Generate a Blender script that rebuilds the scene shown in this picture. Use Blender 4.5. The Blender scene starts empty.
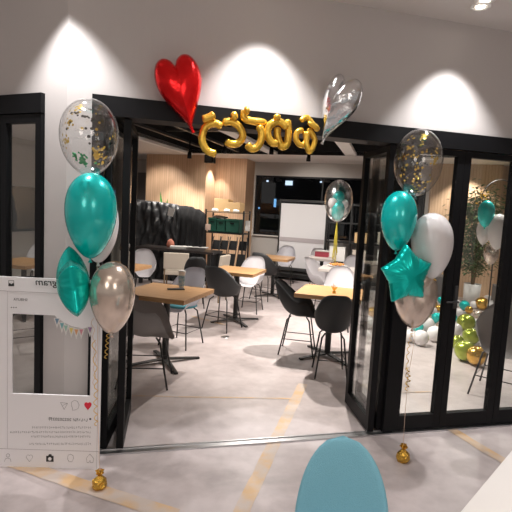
import bpy, bmesh, math, random
from mathutils import Vector, Matrix, noise
random.seed(7)
C = bpy.context.scene.collection
PI = math.pi

# ------------------------------------------------------------------ camera (solved once from the straight lines of the place)
FOC, H = 460.0, 1.6
dn = Vector((-245, 4524, FOC)).normalized()
zc = Vector((0, 0, 1)); yw = (zc - zc.dot(dn) * dn).normalized(); xw = yw.cross(-dn)
def ray(px, py):
    w = Vector((px - 256, py - 256, FOC)); return Vector((w.dot(xw), w.dot(yw), w.dot(-dn)))
def at(px, py, z=0.0):
    r = ray(px, py); return r * ((z - H) / r.z) + Vector((0, 0, H))
def dep(px, py, d):
    r = ray(px, py); return r * (d / r.y) + Vector((0, 0, H))
def on(A, B, px, py):
    n = Vector((-(B.y - A.y), B.x - A.x, 0)); r = ray(px, py)
    return r * (n.dot(Vector((A.x, A.y, 0))) / n.dot(Vector((r.x, r.y, 0)))) + Vector((0, 0, H))
cd = bpy.data.cameras.new('camera'); cam = bpy.data.objects.new('camera', cd); C.objects.link(cam)
cd.sensor_width = 36; cd.lens = FOC / 512 * 36; cd.clip_start = .05
def cam2w(c):   # camera axes (x right, y down, z forward) -> world
    c = Vector(c); return Vector((c.dot(xw), c.dot(yw), c.dot(-dn)))
X_, Y_, Z_ = cam2w((1, 0, 0)), cam2w((0, -1, 0)), cam2w((0, 0, -1))
cam.matrix_world = Matrix(((X_.x, Y_.x, Z_.x, 0), (X_.y, Y_.y, Z_.y, 0), (X_.z, Y_.z, Z_.z, H), (0, 0, 0, 1)))
bpy.context.scene.camera = cam

# room grid (the room behind the folding doors is turned against the doors)
U = Vector((.289, .957, 0)).normalized(); V = Vector((.957, -.289, 0)).normalized()
RZ = math.atan2(V.y, V.x)
def R(u, v, z=0.0): return U * u + V * v + Vector((0, 0, z))

# ------------------------------------------------------------------ materials
def mat(name, col, rough=.5, metal=0, bump=0, bscale=30, col2=None, cscale=8, spec=.5, emit=None, es=0, coat=0, sss=0, stretch=None, detail=4, coords='Object'):
    m = bpy.data.materials.new(name); m.use_nodes = True; N = m.node_tree.nodes; L = m.node_tree.links
    b = N['Principled BSDF']; b.inputs['Base Color'].default_value = (*col, 1)
    b.inputs['Roughness'].default_value = rough; b.inputs['Metallic'].default_value = metal
    b.inputs['Specular IOR Level'].default_value = spec; b.inputs['Coat Weight'].default_value = coat
    if emit: b.inputs['Emission Color'].default_value = (*emit, 1); b.inputs['Emission Strength'].default_value = es
    tc = N.new('ShaderNodeTexCoord'); mp = N.new('ShaderNodeMapping'); L.new(tc.outputs[coords], mp.inputs[0])
    if stretch: mp.inputs['Scale'].default_value = stretch
    if col2:
        n = N.new('ShaderNodeTexNoise'); n.inputs['Scale'].default_value = cscale; n.inputs['Detail'].default_value = detail
        L.new(mp.outputs[0], n.inputs['Vector'])
        r = N.new('ShaderNodeValToRGB'); r.color_ramp.elements[0].position = .35; r.color_ramp.elements[1].position = .65
        r.color_ramp.elements[0].color = (*col, 1); r.color_ramp.elements[1].color = (*col2, 1)
        L.new(n.outputs['Fac'], r.inputs[0]); L.new(r.outputs[0], b.inputs['Base Color'])
    if bump:
        n = N.new('ShaderNodeTexNoise'); n.inputs['Scale'].default_value = bscale; n.inputs['Detail'].default_value = 5
        L.new(mp.outputs[0], n.inputs['Vector'])
        bp = N.new('ShaderNodeBump'); bp.inputs['Strength'].default_value = bump; bp.inputs['Distance'].default_value = .02
        L.new(n.outputs['Fac'], bp.inputs['Height']); L.new(bp.outputs[0], b.inputs['Normal'])
    return m
def clear(name, tint, rim, lo, hi, rough=.02, power=3.0):
    """thin clear film or pane: transparent, glossier towards the grazing edge"""
    m = bpy.data.materials.new(name); m.use_nodes = True; N = m.node_tree.nodes; L = m.node_tree.links
    N.remove(N['Principled BSDF']); out = N['Material Output']
    t = N.new('ShaderNodeBsdfTransparent'); t.inputs[0].default_value = (*tint, 1)
    g = N.new('ShaderNodeBsdfGlossy'); g.inputs['Color'].default_value = (*rim, 1); g.inputs['Roughness'].default_value = rough
    lw = N.new('ShaderNodeLayerWeight'); lw.inputs['Blend'].default_value = .5
    pw = N.new('ShaderNodeMath'); pw.operation = 'POWER'; pw.inputs[1].default_value = power
    mr = N.new('ShaderNodeMapRange'); mr.inputs['To Min'].default_value = lo; mr.inputs['To Max'].default_value = hi
    L.new(lw.outputs['Facing'], pw.inputs[0]); L.new(pw.outputs[0], mr.inputs['Value'])
    mx = N.new('ShaderNodeMixShader'); L.new(mr.outputs[0], mx.inputs[0]); L.new(t.outputs[0], mx.inputs[1]); L.new(g.outputs[0], mx.inputs[2])
    L.new(mx.outputs[0], out.inputs[0]); return m

M = {}
M['wall'] = mat('wall_paint', (.53, .495, .48), .75, bump=.06, bscale=3, stretch=(6, 6, 1))
M['wallin'] = mat('inner_wall_paint', (.50, .47, .44), .8)
M['ceil'] = mat('ceiling_paint', (.70, .66, .63), .85)
M['ceildark'] = mat('dark_ceiling', (.012, .012, .013), .8)
M['duct'] = mat('dark_duct_metal', (.06, .06, .062), .45, metal=.4)
M['black'] = mat('black_aluminium', (.006, .006, .007), .5, spec=.18)
M['blackm'] = mat('black_metal', (.012, .012, .012), .45)
M['steel'] = mat('steel', (.55, .55, .56), .3, metal=1)
M['glass'] = clear('window_glass', (.95, .97, .96), (1, 1, 1), .035, .55)
M['nightglass'] = clear('night_glass', (.6, .62, .65), (1, 1, 1), .05, .5)
M['film'] = clear('clear_balloon_film', (.93, .93, .93), (1, 1, 1), .09, .75, .08, 3.0)
M['woodtop'] = mat('oak_tabletop', (.45, .24, .10), .35, col2=(.56, .33, .16), cscale=6, stretch=(1, 9, 9))
M['whitewood'] = mat('white_tabletop', (.72, .66, .62), .4)
M['shell_dark'] = mat('charcoal_shell', (.035, .036, .038), .5)
M['shell_white'] = mat('white_shell', (.72, .70, .72), .45)
M['shell_grey'] = mat('grey_shell', (.36, .335, .325), .5)
M['shell_pale'] = mat('pale_grey_shell', (.66, .65, .69), .45)
M['beige'] = mat('beige_fabric', (.55, .48, .40), .9, bump=.2, bscale=200)
M['tealpad'] = mat('teal_seat_pad', (.05, .22, .27), .85)
M['blue'] = mat('blue_fabric', (.20, .48, .60), .9, bump=.3, bscale=350, col2=(.21, .49, .61), cscale=120)
M['tealmetal'] = mat('teal_pearl_latex', (.0, .58, .55), .26, metal=.35, coat=.6)
M['tealfoil'] = mat('teal_foil', (.0, .58, .50), .22, metal=.65, bump=.25, bscale=9)
M['champ'] = mat('champagne_chrome_latex', (.70, .59, .50), .2, metal=.75, coat=.5)
M['whitelatex'] = mat('white_latex', (.78, .75, .75), .28, coat=.4)
M['lime'] = mat('lime_chrome_latex', (.38, .46, .06), .25, metal=.6, coat=.4)
M['goldlatex'] = mat('gold_chrome_latex', (.72, .42, .08), .2, metal=.8, coat=.3)
M['redfoil'] = mat('red_foil', (.85, .01, .012), .2, metal=.7, bump=.6, bscale=9)
M['silverfoil'] = mat('silver_foil', (.78, .79, .80), .12, metal=1, bump=.7, bscale=11)
M['goldfoil'] = mat('gold_foil', (.85, .52, .07), .25, metal=.7, bump=.15, bscale=30)
M['goldcrumple'] = mat('crumpled_gold_foil', (.75, .45, .08), .2, metal=1, bump=1, bscale=40)
M['film2'] = clear('milky_balloon_film', (.9, .9, .9), (1, 1, 1), .2, .8, .25, 2.5)
M['confgold'] = mat('gold_confetti', (.85, .58, .10), .25, metal=.6)
M['confgreen'] = mat('green_confetti', (.03, .35, .12), .3, metal=.4)
M['confdark'] = mat('grey_confetti', (.12, .11, .10), .25, metal=.6)
M['ribbon'] = mat('pink_gold_ribbon', (.75, .55, .42), .3, metal=.4)
M['goldribbon'] = mat('gold_ribbon', (.80, .52, .12), .28, metal=.7)
M['yellowribbon'] = mat('yellow_ribbon', (.55, .45, .06), .4)
M['board'] = mat('white_board', (.86, .84, .85), .55)
M['ink'] = mat('black_ink', (.02, .02, .02), .6)
M['inkgrey'] = mat('grey_ink', (.22, .21, .21), .6)
M['line'] = mat('thin_grey_line', (.40, .36, .37), .6)
M['redprint'] = mat('red_print', (.75, .02, .05), .6)
M['vinyl'] = mat('black_vinyl_sheet', (.02, .021, .023), .42, bump=1, bscale=6, spec=.5)
M['cloth'] = mat('black_cloth', (.007, .007, .008), .9, bump=.3, bscale=12)
M['darktable'] = mat('dark_stained_top', (.035, .028, .026), .3)
M['crate'] = mat('green_crate', (.005, .055, .035), .5)
M['card'] = mat('cardboard', (.50, .33, .16), .8)
M['paper'] = mat('white_paper', (.75, .73, .70), .7)
M['wb'] = mat('whiteboard_face', (.66, .65, .66), .3)
M['lowwall'] = mat('grey_low_wall', (.34, .32, .30), .75)
M['leaf'] = mat('leaves', (.05, .10, .03), .55, col2=(.12, .17, .06), cscale=5)
M['snake'] = mat('bright_leaf', (.05, .28, .05), .4)
M['trunk'] = mat('trunk_bark', (.22, .15, .09), .8)
M['pot'] = mat('white_pot', (.70, .68, .66), .5)
M['soil'] = mat('soil', (.05, .035, .02), .9)
M['strip'] = mat('ceiling_strip', (.85, .83, .80), .6)
M['glow'] = mat('lamp_glow', (1, .95, .85), .5, emit=(1, .92, .8), es=6)
M['citylight'] = mat('blue_city_light', (.1, .3, .6), .5, emit=(.25, .6, 1), es=1.6)
M['citywhite'] = mat('white_city_light', (.8, .8, .8), .5, emit=(.7, .85, 1), es=2.2)
M['night'] = mat('night_black', (.004, .004, .005), .9)
M['food'] = mat('orange_food', (.75, .22, .05), .6, col2=(.8, .45, .12), cscale=40)
M['pink'] = mat('pink_plate', (.55, .08, .12), .5)
M['cupblue'] = mat('pale_blue_cup_print', (.55, .65, .72), .5, col2=(.15, .33, .5), cscale=30)
M['flagteal'] = mat('pastel_teal', (.20, .45, .48), .7); M['flagyellow'] = mat('pastel_yellow', (.75, .60, .18), .7)
M['flagpink'] = mat('pastel_pink', (.62, .25, .30), .7); M['flagorange'] = mat('pastel_orange', (.72, .38, .18), .7)
M['flaggreen'] = mat('pastel_green', (.30, .50, .42), .7); M['flagblue'] = mat('pastel_blue', (.18, .28, .38), .7); M['flagviolet'] = mat('pastel_violet', (.35, .22, .38), .7)

def wood_panel():
    m = mat('slatted_wood', (.50, .30, .16), .55); N = m.node_tree.nodes; L = m.node_tree.links; b = N['Principled BSDF']
    tc = N.new('ShaderNodeTexCoord'); mp = N.new('ShaderNodeMapping'); mp.inputs['Scale'].default_value = (9, 9, .5)
    n = N.new('ShaderNodeTexNoise'); n.inputs['Scale'].default_value = 3; n.inputs['Detail'].default_value = 6
    L.new(tc.outputs['Object'], mp.inputs[0]); L.new(mp.outputs[0], n.inputs['Vector'])
    r = N.new('ShaderNodeValToRGB'); r.color_ramp.elements[0].color = (.56, .36, .22, 1); r.color_ramp.elements[1].color = (.68, .46, .30, 1)
    r.color_ramp.elements[0].position = .3; r.color_ramp.elements[1].position = .7
    L.new(n.outputs['Fac'], r.inputs[0])
    w = N.new('ShaderNodeTexWave'); w.wave_type = 'BANDS'; w.bands_direction = 'X'; w.inputs['Scale'].default_value = 5.5
    L.new(tc.outputs['Object'], w.inputs['Vector'])
    rr = N.new('ShaderNodeValToRGB'); rr.color_ramp.elements[0].position = .0; rr.color_ramp.elements[1].position = .15
    rr.color_ramp.elements[0].color = (.82, .78, .74, 1); rr.color_ramp.elements[1].color = (1, 1, 1, 1)
    L.new(w.outputs['Fac'], rr.inputs[0])
    mx = N.new('ShaderNodeMix'); mx.data_type = 'RGBA'; mx.blend_type = 'MULTIPLY'; mx.inputs[0].default_value = 1
    L.new(r.outputs[0], mx.inputs[6]); L.new(rr.outputs[0], mx.inputs[7]); L.new(mx.outputs[2], b.inputs['Base Color'])
    return m
M['wood'] = wood_panel()

def floor_mat():
    m = mat('polished_concrete', (.6, .56, .54), .35); N = m.node_tree.nodes; L = m.node_tree.links; b = N['Principled BSDF']
    tc = N.new('ShaderNodeTexCoord'); n = N.new('ShaderNodeTexNoise'); n.inputs['Scale'].default_value = .9; n.inputs['Detail'].default_value = 8
    n.inputs['Roughness'].default_value = .6; n.inputs['Distortion'].default_value = .4
    L.new(tc.outputs['Object'], n.inputs['Vector'])
    r = N.new('ShaderNodeValToRGB'); e = r.color_ramp.elements
    e[0].position = .33; e[0].color = (.32, .275, .268, 1); e[1].position = .66; e[1].color = (.60, .535, .525, 1)
    x = e.new(.5); x.color = (.51, .445, .435, 1)
    L.new(n.outputs['Fac'], r.inputs[0])
    n2 = N.new('ShaderNodeTexNoise'); n2.inputs['Scale'].default_value = 9; n2.inputs['Detail'].default_value = 8; L.new(tc.outputs['Object'], n2.inputs['Vector'])
    r2 = N.new('ShaderNodeValToRGB'); r2.color_ramp.elements[0].position = .3; r2.color_ramp.elements[1].position = .6
    r2.color_ramp.elements[0].color = (.86, .85, .85, 1); r2.color_ramp.elements[1].color = (1, 1, 1, 1); L.new(n2.outputs['Fac'], r2.inputs[0])
    mx = N.new('ShaderNodeMix'); mx.data_type = 'RGBA'; mx.blend_type = 'MULTIPLY'; mx.inputs[0].default_value = 1
    L.new(r.outputs[0], mx.inputs[6]); L.new(r2.outputs[0], mx.inputs[7]); L.new(mx.outputs[2], b.inputs['Base Color'])
    rg = N.new('ShaderNodeMapRange'); rg.inputs['To Min'].default_value = .3; rg.inputs['To Max'].default_value = .5
    L.new(n.outputs['Fac'], rg.inputs['Value']); L.new(rg.outputs[0], b.inputs['Roughness'])
    return m
M['floor'] = floor_mat()
def stain_mat():
    m = mat('ochre_floor_paint', (.66, .44, .24), .45); N = m.node_tree.nodes; L = m.node_tree.links; b = N['Principled BSDF']
    tc = N.new('ShaderNodeTexCoord'); n = N.new('ShaderNodeTexNoise'); n.inputs['Scale'].default_value = 7; n.inputs['Detail'].default_value = 8
    L.new(tc.outputs['Object'], n.inputs['Vector'])
    r = N.new('ShaderNodeValToRGB'); r.color_ramp.elements[0].position = .38; r.color_ramp.elements[1].position = .62
    r.color_ramp.elements[0].color = (.54, .455, .40, 1); r.color_ramp.elements[1].color = (.62, .41, .22, 1)
    L.new(n.outputs['Fac'], r.inputs[0]); L.new(r.outputs[0], b.inputs['Base Color']); return m
M['stain'] = stain_mat()

# ------------------------------------------------------------------ mesh helpers
class MB:
    def __init__(s): s.b = bmesh.new()
    def _f(s, vs):
        try: return s.b.faces.new(vs)
        except ValueError: return None
    def box(s, c, size, rz=0, rx=0, ry=0, taper=1):
        c = Vector(c); h = [q / 2 for q in size]; m = Matrix.Rotation(rz, 3, 'Z') @ Matrix.Rotation(ry, 3, 'Y') @ Matrix.Rotation(rx, 3, 'X')
        v = []
        for sz in (-1, 1):
            k = taper if sz > 0 else 1
            for sx, sy in ((-1, -1), (1, -1), (1, 1), (-1, 1)): v.append(s.b.verts.new(c + m @ Vector((sx * h[0] * k, sy * h[1] * k, sz * h[2]))))
        for q in ((3, 2, 1, 0), (4, 5, 6, 7), (0, 1, 5, 4), (1, 2, 6, 5), (2, 3, 7, 6), (3, 0, 4, 7)): s._f([v[i] for i in q])
        return s
    def wallbox(s, A, B, z0, z1, t=.1, off=0):
        """upright slab from A to B (plan points), thickness t centred at offset off to the left of A->B"""
        A = Vector((A[0], A[1], 0)); B = Vector((B[0], B[1], 0)); d = (B - A); n = Vector((-d.y, d.x, 0)).normalized()
        c = (A + B) / 2 + n * off; s.box((c.x, c.y, (z0 + z1) / 2), (d.length, t, z1 - z0), math.atan2(d.y, d.x)); return s
    def tube(s, pts, r, n=8, caps=True, closed=False):
        pts = [Vector(p) for p in pts]; rings = []; up = Vector((0, 0, 1)); N_ = len(pts); prev = None
        for i, p in enumerate(pts):
            a = pts[(i - 1) % N_] if (i > 0 or closed) else p; c = pts[(i + 1) % N_] if (i < N_ - 1 or closed) else p
            t = (c - a).normalized()
            if prev is None: x = t.cross(up if abs(t.z) < .9 else Vector((1, 0, 0))).normalized()
            else: x = (prev - prev.dot(t) * t).normalized()
            prev = x; y = t.cross(x); rr = r[i] if isinstance(r, (list, tuple)) else r
            rings.append([s.b.verts.new(p + (x * math.cos(2 * PI * k / n) + y * math.sin(2 * PI * k / n)) * rr) for k in range(n)])
        for i in range(N_ - 1 + (1 if closed else 0)):
            a, c = rings[i], rings[(i + 1) % N_]
            for k in range(n): s._f([a[k], a[(k + 1) % n], c[(k + 1) % n], c[k]])
        if caps and not closed: s._f(rings[0][::-1]); s._f(rings[-1])
        return s
    def lathe(s, prof, c=(0, 0, 0), n=32, sx=1, sy=1, cap=True):
        c = Vector(c); rings = []
        for r, z in prof:
            if r < 1e-5: rings.append([s.b.verts.new(c + Vector((0, 0, z)))])
            else: rings.append([s.b.verts.new(c + Vector((r * sx * math.cos(2 * PI * k / n), r * sy * math.sin(2 * PI * k / n), z))) for k in range(n)])
        for a, b2 in zip(rings, rings[1:]):
            for k in range(n):
                k2 = (k + 1) % n
                if len(a) == 1 and len(b2) == 1: continue
                if len(a) == 1: s._f([a[0], b2[k2], b2[k]])
                elif len(b2) == 1: s._f([a[k], a[k2], b2[0]])
                else: s._f([a[k], a[k2], b2[k2], b2[k]])
        if cap:
            if len(rings[0]) > 1: s._f(rings[0][::-1])
            if len(rings[-1]) > 1: s._f(rings[-1])
        return s
    def poly(s, pts, th):
        """extruded polygon: pts are 3D points, th a thickness vector"""
        th = Vector(th); a = [s.b.verts.new(Vector(p)) for p in pts]; b2 = [s.b.verts.new(Vector(p) + th) for p in pts]; n = len(pts)
        s._f(a); s._f(b2[::-1])
        for k in range(n): s._f([a[k], b2[k], b2[(k + 1) % n], a[(k + 1) % n]])
        return s
    def mesh(s, name, m, smooth=False, bevel=0):
        if bevel: bmesh.ops.bevel(s.b, geom=s.b.edges[:], offset=bevel, segments=2, affect='EDGES', profile=.6, clamp_overlap=True)
        bmesh.ops.recalc_face_normals(s.b, faces=s.b.faces[:])
        me = bpy.data.meshes.new(name); s.b.to_mesh(me); s.b.free(); me.materials.append(m)
        if smooth:
            for p in me.polygons: p.use_smooth = True
        return me
def link(name, me, parent=None, loc=None, rz=0, label=None):
    o = bpy.data.objects.new(name, me); C.objects.link(o)
    if parent: o.parent = parent
    if loc is not None: o.location = loc
    if rz: o.rotation_euler.z = rz
    if label: o['label'] = label
    return o
def tag(o, label, cat, group=None, kind=None):
    o['label'] = label; o['category'] = cat
    if group: o['group'] = group
    if kind: o['kind'] = kind
    return o
def thing(name, label, cat, loc=(0, 0, 0), rz=0, group=None):
    o = bpy.data.objects.new(name, None); C.objects.link(o); o.location = loc; o.rotation_euler = (0, 0, rz); o.empty_display_size = .1
    return tag(o, label, cat, group)
def struct(name, me, parent=None, label=None):
    o = link(name, me, parent)
    if not parent: o['kind'] = 'structure'
    if label: o['label'] = label
    return o
def sempty(name, label=None):
    o = bpy.data.objects.new(name, None); C.objects.link(o); o['kind'] = 'structure'; o.empty_display_size = .1
    if label: o['label'] = label
    return o
def spline(P, n=8, closed=False):
    P = [Vector(p) for p in P]; out = []; L = len(P); last = L if closed else L - 1
    for i in range(last):
        if closed: a, b, c, d = P[(i - 1) % L], P[i], P[(i + 1) % L], P[(i + 2) % L]
        else: a, b, c, d = P[max(i - 1, 0)], P[i], P[i + 1], P[min(i + 2, L - 1)]
        for k in range(n):
            t = k / n; out.append(.5 * ((2 * b) + (c - a) * t + (2 * a - 5 * b + 4 * c - d) * t * t + (3 * b - a - 3 * c + d) * t ** 3))
    if not closed: out.append(P[-1])
    return out

# ================================================================== SETTING
HT = 2.215          # top of the black header
CZ = 2.96           # ceiling in front
c0 = at(63, 455.5); fA = at(90, 454); fB = at(512, 424)
E_ = (fB - fA).normalized(); NO = Vector((E_.y, -E_.x, 0))     # along the facade, and out of it towards the viewer
def F(px, py=None):   # plan point on the facade plane under a column of the frame
    if py is None: py = 454 - (px - 90) * .071
    q = on(fA, fB, px, py); q.z = 0; return q
corner = F(63, 455)
leftdir = Vector((-.917, .399, 0)).normalized(); NL = Vector((-leftdir.y, leftdir.x, 0)) * 1.0
if NL.y > 0: NL = -NL
farR = fA + E_ * 6.2; farL = corner + leftdir * 3.2

struct('floor', MB().box((1, 5.5, -.05), (26, 22, .1)).mesh('floor', M['floor']))
# ochre lines painted on the concrete
def floorline(a, b, w, jag=.01, z_=0):
    a, b = Vector(a), Vector(b); d = (b - a); n = Vector((-d.y, d.x, 0)).normalized(); k = 24; mb = MB(); L1, L2 = [], []
    for i in range(k + 1):
        p = a + d * i / k; p.z = .001 + z_
        q = [noise.noise(p * 6 + Vector((9 * j, 0, 0))) * jag for j in (1, 2)]
        L1.append(mb.b.verts.new(p + n * (w / 2 + q[0]))); L2.append(mb.b.verts.new(p - n * (w / 2 + q[1])))
    for i in range(k): mb._f([L1[i], L1[i + 1], L2[i + 1], L2[i]])
    return mb.mesh('trim', M['stain'])
k = 1
for a, b, w in ((at(238, 518), at(303, 384), .085), (at(130, 396), at(300, 399), .022), (at(-20, 452), at(175, 516), .10), (at(447, 427), at(545, 487), .085), (at(392, 393), at(432, 392), .02), (at(225, 325), at(190, 316), .04)):
    o = struct('trim_%d' % k, floorline(a, b, w, z_=.0006 * k)); o['label'] = 'ochre line painted on the concrete floor'; k += 1

# facade: upper wall, pillar, left wing
mb = MB(); mb.wallbox(corner, farR, HT, CZ, .14, .07); struct('wall_front', mb.mesh('wall_front', M['wall']))
mb = MB(); lw = corner + leftdir * .02
mb.wallbox(farL, corner, HT, CZ, .14, .07); struct('wall_left', mb.mesh('wall_left', M['wall']))
pl = at(44, 457); pl = on(corner, farL, 42.5, 456); pl.z = 0
pj = F(86.5)
mb = MB(); q = pj
b1 = [corner, pj, pj - NO * .14, corner + Vector((.03, .14, 0)), pl - NL * .14, pl]
mb.poly([(p.x, p.y, 0) for p in b1], (0, 0, HT)); struct('wall_pillar', mb.mesh('pillar', M['wall']))
# ceiling of the foyer with its downlights
mb = MB(); cn = corner
mb.poly([(farL.x - 2, farL.y, CZ), (corner.x, corner.y, CZ), (farR.x, farR.y, CZ), (farR.x, -3, CZ), (-6, -3, CZ)], (0, 0, .1))
struct('ceiling', mb.mesh('ceiling', M['ceil']))

# black header above the doors
t = struct('trim_%d' % k, MB().wallbox(pj, farR, 2.10, HT - .001, .17, .055).mesh('trim', M['black'])); k += 1
t['label'] = 'black metal header over the folding doors'
t = struct('trim_%d' % k, MB().wallbox(farL, pl, 2.10, HT - .001, .17, .055).mesh('trim', M['black'])); k += 1
t['label'] = 'black metal header over the door left of the pillar'
# left jamb, right jamb
jl = F(97); jr = F(386.5, 435)
t = struct('trim_%d' % k, MB().wallbox(F(86.5), F(98), 0, 2.10, .12, .05).mesh('trim', M['black'])); k += 1
t['label'] = 'black jamb beside the white pillar'
t = struct('trim_%d' % k, MB().wallbox(F(382, 435), F(391, 434), 0, 2.10, .12, .05).mesh('trim', M['black'])); k += 1
t['label'] = 'black jamb between the opening and the fixed glazing'
# floor track
mb = MB(); mb.wallbox(F(93), farR, .0, .006, .07, .0); mb.wallbox(F(93), farR, .006, .012, .012, -.028); mb.wallbox(F(93), farR, .006, .012, .012, .028)
t = struct('trim_%d' % k, mb.mesh('trim', M['steel'])); k += 1; t['label'] = 'bright floor track of the folding doors'

def leaf(name, A, B, z0=.015, z1=2.095, st=.055, br=.10, tr=.045, th=.045, handle=None, mid=False):
    root = sempty(name)
    A = Vector((A.x, A.y, 0)); B = Vector((B.x, B.y, 0)); d = (B - A).normalized()
    for a, b in ((A, A + d * st), (B - d * st, B)): struct('stile', MB().wallbox(a, b, z0, z1, th).mesh('stile', M['black'], bevel=.002), root)
    struct('bottom_rail', MB().wallbox(A + d * st, B - d * st, z0, z0 + br, th).mesh('rail', M['black']), root)
    struct('top_rail', MB().wallbox(A + d * st, B - d * st, z1 - tr, z1, th).mesh('rail', M['black']), root)
    struct('glass_pane', MB().wallbox(A + d * st, B - d * st, z0 + br, z1 - tr, .008).mesh('pane', M['glass']), root)
    if handle:
        p = A + d * (st * .5 if handle > 0 else (B - A).length - st * .5); n = Vector((d.y, -d.x, 0))
        h = MB(); c = p + n * .03
        h.box((c.x, c.y, 1.03), (.025, .012, .17), math.atan2(d.y, d.x)); h.tube([c + Vector((0, 0, 1.0)), c + n * .04 + Vector((0, 0, 1.0)), c + n * .04 - d * .10 + Vector((0, 0, 1.0))], .007)
        struct('door_handle', h.mesh('door_handle', M['duct']), root)
    return root
# right folded pair, left folded pair
a1 = at(370, 434); b1_ = at(347, 403)
leaf('door_1', Vector((a1.x, a1.y, 0)), Vector((b1_.x, b1_.y, 0)), st=.06)
r2 = F(381, 435); leaf('door_2', Vector((r2.x - .012, r2.y + .03, 0)), Vector((b1_.x + .085, b1_.y + .02, 0)), st=.05)
la = at(119.5, 451); lb = at(128, 411)
leaf('door_3', Vector((la.x, la.y, 0)), Vector((lb.x, lb.y, 0)), st=.04)
l2 = F(99.5); leaf('door_4', Vector((l2.x + .01, l2.y + .03, 0)), Vector((lb.x - .055, lb.y + .015, 0)), st=.03)
# fixed glazing right
sh = -NO * .02
leaf('window_1', F(391, 434.5) + sh, F(438, 431) + sh, st=.055, br=.11, tr=.04)
leaf('window_2', F(438.3, 431) + sh, F(491, 427) + sh, st=.055, br=.11, tr=.04, handle=1)
leaf('window_3', F(491.3, 427) + sh, fA + E_ * 4.3 + sh, st=.055, br=.11, tr=.04)
leaf('window_4', fA + E_ * 4.31 + sh, farR + sh, st=.055, br=.11, tr=.04)
# left wing: door in the wall beside the pillar
leaf('door_5', on(corner, farL, 4, 458) , on(corner, farL, 42, 456), st=.05, br=.11, tr=.05)
leaf('window_5', farL, on(corner, farL, 3.3, 458), st=.05, br=.11, tr=.05)
for px in (6,):
    pass

# ---------------- inner room shell (in the room's own grid)
CI = 2.75
UB = 10.9; VL = -7.3; VR = 6.0
def rb(u0, u1, v0, v1, z0, z1): 
    c = R((u0 + u1) / 2, (v0 + v1) / 2, (z0 + z1) / 2); return (c, (v1 - v0, u1 - u0, z1 - z0), RZ)
def rbox(mb, *a): c, s_, r_ = rb(*a); mb.box(c, s_, r_); return mb
def ro(name, m, *a, bevel=0):     # a box object with its own origin so that textures run along it
    c, s_, r_ = rb(*a); me = MB().box((0, 0, 0), s_).mesh(name, m, bevel=bevel); o = link(name, me, None, c, r_); return o
o = ro('wall_back', M['wallin'], UB, UB + .2, VL, -4.2 + .75, 0, CI)
o['kind'] = 'structure'
# window wall: above, below, window
vw0, vw1 = -3.40, .55
for nm, a in (('wall_back', (UB, UB + .2, vw0 - .15, vw0, 0, CI + .4)), ('wall_back', (UB, UB + .2, vw0, vw1, 2.43, CI + .4)), ('wall_back', (UB, UB + .2, vw1, VR, 0, CI + .4))):
    o = ro(nm, M['wallin'], *a); o['kind'] = 'structure'
o = ro('wall_back', M['lowwall'], UB - .04, UB + .2, vw0, vw1, 0, .98); o['kind'] = 'structure'
wn = sempty('window_6')
fr = MB()
for a in ((UB, UB + .06, vw0, vw1, .98, 1.02), (UB, UB + .06, vw0, vw1, 2.39, 2.43)) + tuple((UB, UB + .06, v_ - .02, v_ + .02, .98, 2.43) for v_ in (vw0 + .02, -1.75, -.5, vw1 - .02)): rbox(fr, *a)
struct('window_frame', fr.mesh('window_frame', M['black']), wn)
struct('glass_pane', rbox(MB(), UB + .02, UB + .03, vw0, vw1, 1.02, 2.39).mesh('pane', M['nightglass']), wn)
struct('window_sill', rbox(MB(), UB - .1, UB + .06, vw0, vw1, .96, .985).mesh('sill', M['wallin']), wn)
# wood clad blocks on the back wall
wc = at(205, 155, CI); uw = 9.72; vwc = wc.dot(V)
o = ro('wall_wood', M['wood'], uw, UB, -5.74, -4.22, 0, CI); o['kind'] = 'structure'; o['label'] = 'slatted wood wall block behind the black covered partitions'
o = ro('wall_wood', M['wood'], uw + .55, UB, -4.22, -3.44, 0, CI); o['kind'] = 'structure'; o['label'] = 'recessed wood wall behind the crate rack'
o = ro('wall_wood', M['wood'], UB - .5, UB, .62, 1.95, 0, CI); o['kind'] = 'structure'; o['label'] = 'wood wall seen through the fixed glazing'
o = ro('wall_wood', M['wood'], UB - .3, UB, 1.95, 2.35, 0, CI); o['kind'] = 'structure'
o = ro('wall_column', M['wall'], UB - 1.1, UB, 2.12, 2.7, 0, CI); o['kind'] = 'structure'
# left wall with window and blind, side walls
o = ro('wall_side_left', M['wallin'], 3.3, UB + .2, VL - .2, VL, 0, CI); o['kind'] = 'structure'
o = ro('wall_side_right', M['wallin'], 1.8, UB + .2, VR, VR + .2, 0, CI + .4); o['kind'] = 'structure'
wn = sempty('window_7')
struct('window_frame', rbox(MB(), 5.5, 9.2, VL, VL + .05, .9, 2.5).mesh('frame', M['black']), wn)
struct('glass_pane', rbox(MB(), 5.6, 9.1, VL + .05, VL + .055, .95, 1.8).mesh('pane', M['nightglass']), wn)
bl = ro('roller_blind', M['wallin'], 5.4, 9.3, VL + .07, VL + .09, 1.8, 2.6); tag(bl, 'grey roller blind half down over the dark window seen through the left door', 'blind')
dp = ro('door_6', mat('dark_grey_door', (.16, .15, .145), .6), UB - .05, UB, -6.75, -6.0, 0, 2.4); dp['kind'] = 'structure'
# ceilings of the room: plain around, a raised dark well in the middle
vq0, vq1, uq0, uq1 = -4.48, 1.15, 2.0, 9.35
def cl(a, m, name='ceiling'):
    o = ro(name, m, *a); o['kind'] = 'structure'; return o
cl((uq1, UB + .2, VL - .2, VR + .2, CI, CI + .08), M['ceil']); cl((3.9, uq1, VL - .2, vq0, CI, CI + .08), M['ceil']); cl((4.6, uq1, vq1, VR + .2, CI, CI + .08), M['ceil'])
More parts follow.
